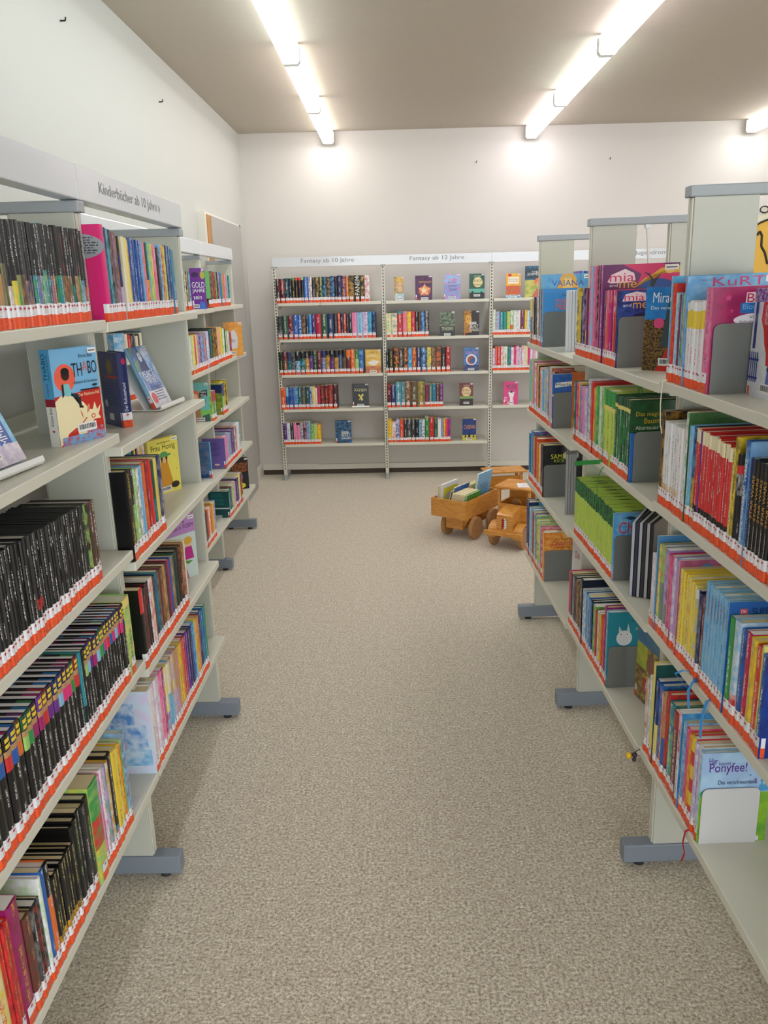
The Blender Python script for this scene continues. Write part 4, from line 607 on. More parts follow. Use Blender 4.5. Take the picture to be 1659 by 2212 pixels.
DISPLAYS = [
 (L_TH, -.746, 1.694, 1.296, 68, .14, .212, .027, 0, 'lb', THABO, 'front'),
 ('light blue paperback leaning on a white stand at the left edge, near left bay', -.768, 1.405, 1.303, 84, .14, .2, .012, 24, 'sk', dm('6ab4e4', '9ad0f0', None, extra=[('p', [.1, .1, .6, .1, .5, .6, .2, .6], '8a7a90'), ('p', [.62, .5, .9, .5, .9, 0, .62, 0], '2c50a8'), ('t', 'SOMMER', .66, .06, .84, .46, 'f0f0f4', 1), ('n', .3, .0, 1, .2, 'e4dce8', 'b8a8cc')], bar=(.3, .12)), 'front'),
 (L_ROBO, -.847, 2.244, 1.259, -46, .115, .207, .030, 0, 'db', ROBO, 'back'),
 ('blue and white paperback with a hooded figure, tilted on a stand, second left bay', -.768, 2.475, 1.266, 85, .14, .205, .014, 22, 'lb', PEACE, 'front'),
 ('yellow book showing a woman in an orange coat and green hat, second left bay', -.829, 2.531, .959, 62, .14, .19, .02, 0, 'ly', HONIG, 'front'),
 ('lilac and pale green book showing two women, end of fourth shelf, second left bay', -.799, 2.49, .657, 54, .14, .226, .018, 0, 'pk', PINKF, 'front'),
 ('purple book with big white title, end of top shelf in third left bay', -1.06, 4.20, 1.535, 8, .075, .205, .02, 0, 'p', GOL, 'front'),
 ('orange book with a white animal, end of second shelf in fourth left bay', -1.07, 4.95, 1.232, 20, .115, .205, .018, 0, 'o', ASKA, 'front'),
 ('turquoise and green book with a red haired girl, third shelf in third left bay', -1.115, 4.18, .945, 12, .105, .21, .02, 0, 'lg', PEPP, 'front'),
 ('blue grey book showing its back cover, alone on the fourth shelf in third left bay', -1.115, 4.20, .63, -8, .085, .2, .022, 0, 'sk', BLUEB, 'back'),
 ('black book with orange and blue picture, end of bottom shelf in fourth left bay', -1.12, 5.08, .33, 35, .125, .215, .015, 0, 'k', BOO, 'front'),
 ('slim book with a blond face, first on the top shelf, back wall middle bay', -.01, 6.735, z1, 2, .078, .19, .02, 3, 'k~au', dm('c8a860', '5a6a5c', None, extra=[('e', .6, .6, .28, .26, 'd8b090'), ('n', .2, .75, 1, 1, 'c89a40', 'e0c070'), ('r', .4, .62, .55, .64, '2a3a3a'), ('r', .68, .62, .82, .64, '2a3a3a'), ('n', .1, 0, 1, .3, '9ab8c8', 'd8e0e0')], bar=(.6, .08)), 'front'),
 ('dark purple book with an orange glow, second on the top shelf, back wall middle bay', .165, 6.735, z1, 0, .14, .195, .018, 3, 'dp', dm('5a2a5c', '3a1c44', [('APOLLO', .2, .70, .95, .78, 'e0b060')], extra=[('e', .55, .38, .36, .2, 'c86a50'), star(.55, .4, .4, .7, 'e8a878'), star(.5, .38, .2, .7, 'f4dcb0')], bar=(.55, .06)), 'front'),
 ('light blue and pink book, third on the top shelf, back wall middle bay', .40, 6.735, z1, 0, .138, .2, .015, 3, 'sk', dm('6aa8dc', 'c86ab0', [('Jemand', .25, .62, .75, .72, '2a4a8a'), ('wie Neil', .25, .5, .75, .58, '2a4a8a'), ('Schön', .35, .34, .8, .46, '2a4a8a')], extra=[('n', .0, .6, 1, 1, '8ac0ec', 'd86aa8', .7)], bar=(.5, .08)), 'front'),
 ('dark green book with a yellow moon, fourth on the top shelf, back wall middle bay', .612, 6.735, z1, 0, .125, .2, .022, 3, 'dg', dm('1c4a3c', '28604c', [('DIE NACHT', .2, .66, .85, .78, '1c2420'), ('Forstland', .25, .52, .8, .62, '1c2420'), ('ULF STARK', .3, .86, .75, .93, 'd0d8d0')], extra=[('e', .55, .66, .32, .2, 'e8d8a0'), ('r', .0, .22, 1, .4, '5ab0a0'), ('r', 0, 0, 1, .24, '14201c'), ('e', .2, .26, .08, .05, '14201c'), ('e', .8, .25, .07, .04, '14201c')], bar=(.5, .14)), 'front'),
 ('dark green book with a grey tower and lettering, second shelf, back wall middle bay', .365, 6.735, z2, 0, .128, .2, .016, 3, 'dg~gy', dm('3a4c40', '8a9a80', [('TENEBRIS', .12, .22, .9, .36, 'c8c8a8')], extra=[('n', 0, 0, 1, .4, '22282a', '2c3430')], bar=(.5, .06)), 'front'),
 ('black book with a golden leopard face, second shelf, back wall middle bay', .568, 6.735, z2, 0, .128, .2, .02, 3, 'br~au', dm('1c1410', '1c1410', [('BEAST', .4, .30, .95, .44, 'e0e0dc'), ('CHANGERS', .35, .16, .98, .28, 'e0e0dc')], extra=[('n', .0, .1, .5, 1, 'c88a2c', '3a2010', 1.5), ('e', .3, .65, .2, .2, 'd8a040'), ('e', .24, .66, .03, .02, '14161b'), ('e', .38, .66, .03, .02, '14161b')], bar=(.6, .5)), 'front'),
 ('blue book with a planet in a white ring, third shelf, back wall middle bay', .567, 6.735, z3, 0, .128, .193, .022, 3, 'db', dm('3a64a8', '5a84c4', [('SONIA DREI', .12, .72, .92, .84, 'b890b8')], extra=[('e', .52, .48, .36, .24, 'dce0ea'), ('e', .52, .47, .27, .18, 'a84a34'), ('p', [.4, .4, .7, .3, .78, .5, .6, .62], '1c5a98'), ('n', 0, 0, 1, .25, '1c2a5a', '3a4a80')], bar=(.5, .07)), 'front'),
 ('dark red book with a pale moon, fourth shelf, back wall middle bay', .535, 6.735, z4, 0, .115, .192, .018, 3, 'dr', dm('7a3424', '5a241c', [('DIE NACHT', .15, .62, .88, .74, '2a1814'), ('Forstland', .2, .5, .85, .6, '2a1814'), ('ULF STARK', .3, .86, .75, .92, 'd8c8c0')], extra=[('e', .5, .62, .36, .22, 'e8c898'), ('r', 0, .3, 1, .42, '7a9a50'), ('r', 0, 0, 1, .3, '241410')], bar=(.5, .12)), 'front'),
 (L_CAS, .56, 6.735, z5, 0, .118, .192, .03, 0, 'y', dm('1c3470', '2a4a90', [('CASPAR', .1, .52, .95, .7, 'd8905a')], extra=[('r', 0, 0, 1, .25, 'c8c04a'), ('p', [.4, .14, .5, .42, .6, .14], '141c3a'), ('p', [.15, .14, .22, .3, .3, .14], '141c3a'), ('p', [.75, .14, .82, .28, .88, .14], '141c3a')], bar=(.5, .07)), 'front'),
 ('golden yellow book face out at the end of the third shelf, back wall left bay', -.265, 6.735, z3, 0, .132, .195, .012, 3, 'y~o', dm('d8a83a', 'e8c860', [('WINGS', .25, .84, .75, .92, '9a6a10'), ('OLYMPUS', .1, .68, .85, .78, 'f0e8c0')], extra=[('p', [.1, .45, .5, .55, .9, .5, .7, .35, .5, .3, .3, .36], 'e8e0d8'), ('n', 0, 0, 1, .3, 'a85a2c', 'd88a48')], bar=(.5, .06)), 'front'),
 ('black book with a gold emblem on a white stand, fourth shelf, back wall left bay', -.387, 6.745, z4 + .008, 0, .14, .195, .018, 6, 'k', dm('1a1c1e', '202224', [('Die Tribute von', .15, .76, .88, .81, 'c8c890'), ('PANEM', .14, .66, .88, .75, 'd8d8a0'), ('SUZANNE COLLINS', .15, .88, .75, .93, '707478')], extra=[('p', [.35, .25, .48, .4, .34, .5, .42, .56, .52, .46, .62, .58, .7, .5, .58, .42, .66, .3, .56, .24, .5, .34], 'd8cc5c')], bar=(.5, .07)), 'front'),
 ('dark blue book with lightning and white title, bottom shelf, back wall left bay', -.545, 6.735, z5, 0, .14, .198, .016, 2, 'db', dm('14304c', '3a78a8', [('BEAST', .38, .28, .92, .4, 'e0e6ea'), ('CHANGERS', .32, .16, .98, .26, 'e0e6ea')], extra=[('p', [.85, 0, 1, 0, 1, .1], '2a5ac0')], bar=(.6, .46)), 'front'),
 ('yellow book with orange figures, first on the top shelf, back wall right bay', .915, 6.735, z1, 0, .12, .195, .018, 3, 'w~o', dm('e8b030', 'e0a028', [('Kann keine', .2, .74, .8, .8, '8a4a18'), ('Karpada', .22, .64, .8, .72, '8a4a18')], extra=[('r', .14, .58, .86, .86, 'efe8d8'), ('e', .25, .93, .12, .06, 'c02830'), ('n', 0, .1, 1, .5, 'b86a28', 'd83828'), ('n', 0, 0, 1, .12, '3a9ac0', 'e0e0e0')], bar=(.5, .08)), 'front'),
 ('tall dark comic album with an orange haired figure, top shelf, back wall right bay', 1.07, 6.735, z1, 0, .185, .25, .012, 3, 'db~t', dm('1c3a4c', '2a7aa0', [('VIER', .3, .78, .7, .84, 'd8dce0'), ('SCHWESTERN', .1, .70, .92, .78, 'e4e8ec')], extra=[('n', 0, .6, 1, .92, '14181c', '1c4a64', .6), ('n', 0, 0, 1, .55, 'c8c060', '8a9a3a', .7), ('e', .7, .5, .28, .14, 'e0702c'), ('e', .66, .42, .15, .11, 'e8a078'), ('p', [.3, 0, .7, .02, .7, .3, .5, .26], 'b8604a')], bar=None), 'front'),
 ('hot pink book with a white animal head, fourth shelf, back wall right bay', .91, 6.735, z4, 0, .125, .195, .018, 3, 'hp', dm('d82a80', 'd0267a', [('MOXIE', .2, .68, .9, .88, '241420')], extra=[('e', .55, .42, .17, .14, 'e4e0e4'), ('p', [.3, .48, .45, .58, .48, .48], 'e4e0e4'), ('p', [.8, .5, .65, .58, .62, .48], 'e4e0e4'), ('p', [.42, 0, .7, 0, .64, .35, .46, .35], 'e4e0e4'), ('e', .55, .56, .1, .05, '241420'), ('lines', .05, .15, .3, .35, 'f0c0dc', 3)], bar=(.5, .08)), 'front'),
 ('blue book with a dark picture, turned to the aisle, top shelf, middle right bay', .677, 2.2, 1.383, -42, .135, .222, .018, 0, 'r~lp', MIRA, 'front'),
 ('white book with a long red shape and blue fence, facing the aisle, near right bay', .716, 1.622, 1.392, -89, .14, .21, .014, 0, 'w~lp', ALS, 'front'),
 ('tall colourful picture book angled to the aisle on the bottom shelf, middle right bay', .722, 2.20, .383, -80, .16, .25, .01, 0, 'b~o', MULTI, 'front'),
 ('orange book with a yellow star, near end of the second shelf, far right bay', .685, 3.12, 1.063, -55, .15, .222, .012, 0, 'o', STARB, 'front'),
 ('white picture book with red title, near end of the bottom shelf, far right bay', .70, 3.02, .365, -60, .15, .27, .012, 0, 'w', WHITEB, 'front'),
]
EXTRA_ROWS = [
 ('L2', 'behind left bay', 'second', 1.232, 2.83, 0, 0, '110 250 150 sk~w;30 245 150 cr~w;30 240 150 r+w;28 236 150 k~tn;26 240 150 db+w;30 232 150 w~ly;22 236 150 k+w;34 240 150 cr~w;26 236 150 br~tn;24 238 150 ly~w;26 244 150 lb~b'),
 ('L2', 'behind left bay', 'third', .945, 2.83, 0, 0, '40 176 150 t+w;24 178 150 k+w;24 176 150 y+k;22 180 150 k+y;26 174 150 w~pk;22 178 150 y+k;24 180 150 lp~w;26 176 150 w~t;30 182 150 pk~w;22 178 150 t~w;26 178 150 ly+k'),
]

COVER = {
 'pinkback': [('e', .62, .78, .42, .13, '9aa0a8')] + [('lines', .3, .70, .95, .88, '3a3a44', 7), ('lines', .1, .38, .6, .56, '8a0c30', 8)],
 'blackback': [('lines', .12, .55, .7, .86, '9a9ca4', 9), ('e', .45, .38, .2, .1, '4a3c1c'), ('e', .45, .38, .19, .094, '14161b'), ('lines', .34, .35, .56, .41, '5a4a22', 3), ('r', .1, .03, .4, .12, 'b8bcc8')],
 'plainblack': [('lines', .15, .6, .8, .7, '3a3428', 2)],
 'bluesplash': [('n', 0, 0, 1, 1, 'c9dcee', 'd8c8e8'), ('n', .05, .6, .7, .86, 'c9dcee', '2a80d0', .7), ('n', .25, .3, .9, .6, 'c9dcee', '2a80d0', .7), ('n', .05, .22, .5, .4, 'd0d8ee', 'c05a9a', .7), ('n', .3, .1, .95, .3, 'c9dcee', '58a8dc', .7), ('e', .55, .92, .04, .015, 'c04a80')],
 'greenback': [('r', 0, .25, 1, 1, '7cc47a'), ('lines', .15, .6, .85, .9, '2c5a34', 7)],
 'darkback': [star(.5, .85, .1, .6, '5a6a74'), star(.5, .1, .1, .6, '5a6a74'), ('n', .1, .3, .9, .6, '14161b', 'c89830')],
 'oliveback': [('n', 0, 0, 1, 1, '8a9a3a', '5a6a2c'), ('r', 0, .72, 1, 1, '1a2860'), ('lines', .2, .4, .8, .68, '3a4420', 6)],
 'lilacback': [('r', 0, 0, 1, 1, '6f5aa6'), ('lines', .15, .4, .8, .85, '4a3a7c', 9), ('e', .6, .12, .12, .03, 'ded0a8')],
 'tealback': [('r', 0, 0, 1, 1, '0e4a4e'), ('lines', .1, .5, .8, .95, '2c8a84', 9), ('r', 0, .36, 1, .4, 'd0dcd8'), ('r', .1, .03, .6, .13, 'b8bcc0')],
 'blueswirl': [('n', 0, 0, 1, 1, '6ab0e0', '3a86cc', .5), ('p', [.26, .7, .36, .95, .4, .998, .6, .998, .66, .93, .74, .7], 'e8b04a'), ('p', [.4, .8, .43, .96, .57, .96, .6, .8], 'f0cf7c'), ('t', 'VAIANA', .2, .835, .8, .915, '2060b0'), ('t', 'Disney', .42, .93, .6, .97, '6aa0a8'), ('lab',)],
 'fishtitle': [('r', 0, 0, 1, 1, '3f8fd6'), ('n', 0, 0, 1, .45, '2a6cb4', '2a9a8a'), ('t', 'Disney PIXAR', .45, .86, .86, .90, '1a3060'), ('t', 'FINDET', .30, .775, .62, .82, 'e8602c'), ('t', 'NEMO', .30, .64, .92, .765, 'e8602c')],
 'redboxes': [('r', 0, 0, 1, 1, 'cfc2a8'), ('r', .05, .925, .55, .975, '9a2a1c'), ('r', .12, .885, .6, .92, '8a2418'), ('t', 'Herr Meier', .07, .932, .5, .965, 'e0b8a0'), ('t', 'Johnny', .2, .89, .5, .915, 'd8a890')],
 'bluelabel': [('n', 0, 0, 1, 1, '2158a8', '2a64b8'), ('p', [.06, .76, .5, .79, .51, .87, .08, .85], 'e8e8ea'), ('t', 'Merle', .09, .785, .46, .84, '1c1c20'), ('t', 'Carola von Kessel', .2, .92, .85, .95, '12306a'), ('e', .45, .62, .5, .05, 'b8c8dc')],
 'yellowtitle': [('e', .7, .8, .2, .1, 'c8c4c0'), ('e', .7, .8, .1, .05, '2a2420'), ('t', 'SAMBA', .2, .74, .68, .83, 'e0e02a'), ('t', 'KICK', .28, .67, .55, .73, 'b8d03a'), ('t', 'Fabian Lenk', .55, .93, .85, .955, '9a9a9a')],
 'darkandblue': [('r', 0, 0, .25, 1, '142a5a'), ('r', .25, 0, 1, 1, '3a9ad0'), ('t', 'Astrid', .5, .86, .95, .93, '101828')],
 'orangecover': [('n', 0, 0, 1, 1, 'd87a2c', 'e8b048'), ('t', 'Die fabelhaften', .3, .84, .9, .89, '8a4a18'), ('t', 'Zauberfeen', .2, .74, .95, .83, 'b03a4a'), ('t', 'Finde die Magie', .3, .67, .8, .71, '4a2a10')],
 'pinkyellowband': [('r', 0, 0, 1, 1, '6a1c64'), ('p', [.25, 1, .75, 1, 1, .93, 1, .8, .55, .75, .45, .8, .5, .9], 'd8226a'), ('p', [.4, .76, .55, .86, .8, .9, 1, .9, 1, .97, .97, .97, .75, .95], 'e8b03a'), ('e', .87, .93, .06, .035, 'f0d06a'), ('e', .72, .68, .3, .17, '1c4a9a'), ('p', [.05, .83, .1, .9, .28, .955, .4, .91, .42, .84, .36, .82, .1, .815], 'f0d8e4'), ('t', 'mia', .08, .83, .40, .915, 'd82a68'), ('t', 'and', .08, .78, .19, .812, 'e8d8e4'), ('t', 'me', .21, .765, .44, .825, 'e8a83a'), ('p', [.52, .92, .6, .9, .66, .84, .7, .86, .76, .9, .7, .83, .66, .76, .62, .78, .63, .84, .6, .88], '14161b'), ('lab',)],
 'smalltitle': [('n', 0, 0, 1, 1, '1c2a70', '2a50a8'), ('p', [.08, .86, .14, .95, .34, .98, .5, .96, .52, .86], 'f0d8e4'), ('t', 'mia', .12, .865, .48, .95, 'dc2f66'), ('t', 'and', .1, .79, .25, .83, 'd8d8e8'), ('t', 'me', .28, .765, .54, .84, 'e8a83a'), ('e', .5, .66, .22, .05, '101c50')],
 'greentitle': [('n', 0, 0, 1, 1, '1c5428', '143a1c'), ('t', 'Das magische', .10, .80, .68, .87, 'c8a020'), ('t', 'Baumhaus', .25, .725, .74, .79, 'c8a020'), ('t', 'Abenteuer in', .10, .65, .60, .70, 'c8ccb8')],
 'skytitle': [('n', 0, 0, 1, 1, '4a9ad8', '8ac4e8'), ('t', 'Charlotte', .10, .70, .99, .87, 'd83a4a'), ('p', [.2, .93, .3, .96, .42, .93, .5, .97, .4, .91, .3, .9], '2a5070')],
 'darkcover': [('r', 0, 0, 1, 1, '0c1830'), ('e', .5, .85, .3, .06, '14284a')],
 'horse': [('r', 0, 0, 1, 1, '1c8296'), ('e', .3, .66, .14, .10, 'd8dce0'), ('p', [.2, .72, .2, .82, .26, .75], 'c8ccd0'), ('p', [.34, .75, .36, .85, .4, .74], 'c8ccd0'), ('e', .24, .71, .03, .018, 'f0f0f0'), ('e', .35, .71, .035, .02, 'f0f0f0'), ('e', .24, .71, .012, .008, '14161b'), ('e', .35, .71, .012, .008, '14161b'), ('t', 'Ein Pferd namens', .5, .76, .99, .80, 'b8c85a'), ('t', 'Milchmann', .68, .69, .99, .73, 'b8c85a'), ('t', 'Hilke Rosenboom', .42, .87, .8, .895, '0e4a58')],
 'bluetitle': [('n', 0, 0, 1, 1, '5a9cd0', '86b8de'), ('t', 'KuRT', .26, .905, .80, .985, 'c01868'), ('t', 'Chantal Schreiber', .12, .955, .34, .975, '2a5c90'), ('lab',)],
 'magentatitle': [('n', 0, 0, 1, 1, 'a8125c', '8a0c50')] + [star(*p, .7, 'cc4488') for p in ((.2, .9, .05), (.3, .66, .04), (.75, .92, .07), (.1, .5, .04), (.6, .9, .03), (.25, .78, .03))] + [('p', [.36, .85, .86, .87, .88, .76, .36, .755], '1c6cb8'), ('p', [.42, .85, .43, .945, .74, .95, .76, .85], 'e8d8e4'), ('t', 'BiBi', .44, .855, .73, .935, 'c01840'), ('t', 'Blocksberg', .39, .775, .84, .84, '7ab4e0'), ('e', .62, .695, .34, .06, 'e2e0ea'), ('t', 'Verhexte', .48, .705, .78, .735, '301a30'), ('t', 'Schulgeschichten', .36, .66, .86, .69, '301a30')],
 'greentop': [('n', 0, 0, 1, 1, '3c6c34', '2c5428'), ('t', 'Christian Tielmann', .3, .93, .8, .955, '16301a')],
 'palecover': [('n', 0, 0, 1, 1, '7aa4cc', '5a8cc0'), ('r', .25, .88, .42, .95, '8a3050'), ('t', 'DK', .28, .895, .39, .935, 'e8e0e4')],
 'bluecard': [('r', 0, 0, 1, 1, '4a86bc'), ('t', 'TANYA STEWNER', .3, .88, .9, .93, '2c5e94')],
 'pinkcard': [('n', 0, 0, 1, 1, 'a04a74', 'b8688c'), ('e', .35, .93, .08, .03, '5a8cc0'), ('t', 'Liliane Susewind', .2, .84, .95, .9, '6a1a3c')],
 'supertitle': [('r', 0, 0, 1, 1, '1f5ca6'), ('r', .16, .89, .28, .94, 'c4485c'), ('t', 'DK', .18, .9, .26, .93, 'f0e8ec'), ('t', 'SUPERLESER', .34, .885, .98, .945, '12204a')],
 'darkbluecover': [('n', 0, 0, 1, 1, '1c3a94', '12286c')],
 'tealcover': [('n', 0, 0, 1, 1, '0e3c3c', '124c4a', .4), ('e', .45, .45, .45, .22, '1f7c82'), ('e', .35, .40, .22, .08, '16387c')],
 'bluecard2': [('n', 0, 0, 1, 1, '2878b8', '5aa0d0'), ('r', .5, .86, .99, .93, '6a86b0')],
 'castle': [('n', 0, .5, 1, 1, '9ab8e0', 'a8cce8', .5), ('n', 0, 0, 1, .56, '8ab82c', '5a9a34', .5), ('e', .1, .55, .1, .05, '3f9a6a'), ('r', .84, .57, .97, .64, '4a9ad0'), ('r', .86, .64, .89, .68, '5aa8dc'), ('r', .92, .64, .96, .69, '5aa8dc'), ('p', [.85, .68, .90, .68, .875, .72], '2a5a9a'), ('p', [.91, .69, .97, .69, .94, .73], 'd8b03a'), ('t', 'Hier', .10, .88, .22, .95, '5a2a90'), ('t', 'kommt', .24, .865, .41, .91, '5a2a90'), ('t', 'Ponyfee!', .11, .76, .64, .89, '5c1c8c'), ('t', 'Das verschwundene', .25, .655, .80, .70, '1c2c5c'), ('t', 'Ba', .68, .94, .73, .965, '1c2c5c'), star(.7, .75, .02, .7, '5a8ac0'), star(.78, .70, .025, .7, '9a4aa0'), ('r', .8, .01, .9, .06, 'd8dce8')],
}
SPINE = {
 'charts': [('t', 'Betrug in den Charts', .3, .18, .68, .6, 'e4e4e8', 1)],
 'plainblack': [('t', 'Margot Berger', .3, .72, .62, .96, 'e0c8c8', 1)],
 'titlep': [('t', 'PANEM', .12, .25, .88, .95, 'dcdcd0', 1)],
 'titlem': [('t', c, .22, .72 - i * .14, .78, .80 - i * .14, 'e6e6ea') for i, c in enumerate('MOMO')],
 'swy': [('t', 'STAR WARS', .2, .48, .8, .86, 'd8a030', 1), ('t', 'Abenteuer', .35, .22, .62, .44, 'd0d0d4', 1)],
 'palecover': [('t', 'STAR WARS', .3, .5, .72, .86, 'e6ecf4', 1), ('t', 'Helden der Galaxis', .35, .2, .62, .48, 'e6ecf4', 1)],
 'darkbluecover': [('t', 'Nachts im Gruselpark', .35, .2, .62, .6, 'e8ecf4', 1)],
 'super': [('t', 'SUPERLESER', .3, .72, .68, .93, '7a2a5a', 1)], 'supertitle': [('t', 'SUPERLESER', .3, .72, .68, .93, '7a2a5a', 1)],
}

ORD = lambda n: {1: 'first', 2: 'second', 3: 'third', 4: 'fourth', 5: 'fifth', 6: 'sixth', 7: 'seventh', 8: 'eighth', 9: 'ninth', 10: 'tenth'}.get(n) or '%d%s' % (n, 'th' if 10 <= n % 100 <= 20 else {1: 'st', 2: 'nd', 3: 'rd'}.get(n % 10, 'th'))

def frame_matrix(fr, off, pos, z, t, rev):
    """local x along the row to the right as one faces the spines, y into the shelf"""
    if fr in ('L1', 'L2'):
        X = (-.678 if fr == 'L1' else -.998) - off
        base = Matrix(((0, -1, 0, X), (1, 0, 0, pos), (0, 0, 1, z), (0, 0, 0, 1)))
    elif fr == 'W': base = Matrix(((1, 0, 0, pos), (0, 1, 0, 6.705 + off), (0, 0, 1, z), (0, 0, 0, 1)))
    else: base = MR @ Matrix(((0, 1, 0, .032 + off), (-1, 0, 0, pos), (0, 0, 1, z), (0, 0, 0, 1)))
    return base

books = []   # collected first, then the 300 that show largest become objects of their own
counter = {}
for (fr, bay, lev, z, start, off, rev, data) in ROWS + EXTRA_ROWS:
    p = start; sgn = -1 if fr == 'R' else 1
    for bi, item in enumerate(data.split(';')):
        w, h, d, spec = item.split(' '); w = float(w) / 1000; h = int(h) / 1000; d = int(d) / 1000
        key = (bay, lev); counter[key] = counter.get(key, 0) + 1
        seed = random.random(); t = w - .0006
        jit = random.uniform(0, .004)
        mw = frame_matrix(fr, off + jit * (0 if '#' in spec else 1), p, z, t, rev)
        tilt = random.uniform(-.004, .004)
        mw = mw @ Matrix.Rotation(tilt, 4, 'Z')
        books.append(dict(mw=mw, t=t, h=h, d=d, spec=spec, seed=seed, fr=fr, bay=bay, lev=lev, n=counter[key], z=z, rev=rev))
        p += sgn * w
for b in books:
    # share of the picture its spine and the board it turns to the camera take
    q = [b['mw'] @ Vector(v) for v in ((0, 0, 0), (b['t'], 0, 0), (b['t'], 0, b['h']), (0, 0, b['h']))]
    pq = [proj(v) for v in q]; b['area'] = 0
    if all(pq):
        cx = sum(p[0] for p in pq) / 4; cy = sum(p[1] for p in pq) / 4
        A = abs(sum(pq[i][0] * pq[(i + 1) % 4][1] - pq[(i + 1) % 4][0] * pq[i][1] for i in range(4))) / 2
        ins = sum(1 for i in range(5) for s in (0, 1) if (lambda P_: P_ and 0 <= P_[0] <= 1659 and 0 <= P_[1] <= 2212)(proj(b['mw'] @ Vector((b['t'] * s, 0, b['h'] * i / 4)))))
        b['area'] = A * ins / 10
        if '#' in b['spec'] and not b['spec'].endswith(('swy', 'super')) and b['area'] > 0: b['area'] += 5000
def pages_for(spec, bay, lev, seed):
    r = random.Random(seed)
    if bay == 'near left bay' and lev == 'fourth': return (('e4e0dc', 'e6e4e4') if 'y.036' in spec else ('e4e0cc', 'dedccb'))
    if bay == 'near left bay' and lev == 'third': return ('26282c', '26282c') if r.random() < .75 else ('d8d4c8', 'b0aea8')
    if bay == 'middle right bay' and lev == 'third': return ('c8c49a', '7c9a4c', '1c4a26') 
    return (('e2dac4', 'e2dac4'), ('e8e6e2', 'e8e6e2'), ('d8c8a0', 'd8c8a0'))[r.randrange(3)]
def stripe_for(b): return random.Random(b['seed']).choice(('6a2a70', '1c3a8a', '8a1c5a', '2a6aa8', '3a7a4a', '8a2030', '3a1a50', '1c6a9a')) if 'y.036' in b['spec'] else None
def look(bands, txt, h, t):
    c1 = NAMES.get(bands[0][0], 'grey'); main = max(bands, key=lambda b: b[2]); cm = NAMES.get(main[0], 'grey')
    if len(bands) > 4 and bands[1][0] == 'y': s = '%s book with %s patch' % (cm, NAMES.get(bands[-2][0], 'coloured'))
    elif len(bands) > 1 and bands[0][0] != main[0]: s = '%s book with %s top' % (cm, c1)
    elif len(bands) > 1: s = '%s book with %s lower spine' % (cm, NAMES.get(bands[-1][0], 'coloured'))
    elif main[1] and main[1] != main[0]: s = '%s and %s book' % (cm, NAMES.get(main[1], 'grey'))
    elif txt: s = '%s book with %s lettering' % (cm, NAMES.get(txt, 'pale'))
    else: s = 'plain %s book' % cm
    s = ('thick ' if t > .034 else '') + s
    return s if len(s.split()) <= 7 else ' '.join(s.replace('thick ', '').split()[:7])
BAYN = {'near left bay': 'near left bay', 'second left bay': 'second left bay', 'third left bay': 'third left bay', 'fourth left bay': 'fourth left bay', 'behind left bay': 'left rear bay',
        'wall rack left bay': 'back wall left bay', 'wall rack middle bay': 'back wall middle bay', 'wall rack right bay': 'back wall right bay', 'wall rack far right bay': 'back wall far bay',
        'far right bay': 'far right bay', 'middle right bay': 'middle right bay', 'near right bay': 'near right bay'}
def place_book(g, mw, label, group, sdata=None, extra=None):
    G, P, S = g
    r = empty('book', mw); tag(r, label, 'book', group)
    G.build('cover', M['print'], r); P.build('page_block', M['pages'], r)
    if S: S.build('call_number_sticker', M['print'], r)
    return r
N_DISPLAY = len(DISPLAYS)
order = sorted(range(len(books)), key=lambda i: -books[i]['area'])
single = set(order[:298 - N_DISPLAY - N_LOOSE])
mass = {'c': Geo(), 'p': Geo()}
totals = counter
for i, b in enumerate(books):
    hard = b['t'] > .011 and (i % 3 != 0) and not ('y.036' in b['spec'] or (b['bay'] == 'near left bay' and b['lev'] == 'third'))
    G, P, S, tg, bands, txt = book_geo(b['t'], b['h'], b['d'], b['spec'], b['seed'], hard, not b['rev'] and not (b['spec'].startswith('w.1/') and False), pages_for(b['spec'], b['bay'], b['lev'], b['seed']), stripe_for(b))
    side = 'front' if b['fr'] in ('R', 'W') else 'back'
    if tg in COVER: art(G, side, b['t'], b['d'], b['h'], COVER[tg], b['seed'])
    if tg in SPINE: art(G, 'spine', b['t'], b['d'], b['h'], SPINE[tg], b['seed'])
    if i in single:
        n, tot = b['n'], totals[(b['bay'], b['lev'])]
        if b['fr'] == 'W': where = '%s from left' % ORD(n)
        elif b['fr'] == 'R': where = '%s from far end' % ORD(n)
        else: where = '%s from far end' % ORD(tot - n + 1)
        lab = '%s, %s, %s shelf, %s' % (look(bands, txt, b['h'], b['t']), where, b['lev'], BAYN[b['bay']])
        place_book((G, P, S), b['mw'], lab, 'books on the %s shelf, %s' % (b['lev'], BAYN[b['bay']]))
    else:
        mass['c'].extend(G, b['mw']); mass['p'].extend(P, b['mw'])
        if S: mass['c'].extend(S, b['mw'])
rt = empty('shelved_books', Matrix.Identity(4)); tag(rt, 'remaining smaller books standing in rows on the bookcases', 'books', kind='stuff')
mass['c'].build('covers', M['print'], rt)['kind'] = 'stuff'; mass['p'].build('page_blocks', M['pages'], rt)['kind'] = 'stuff'

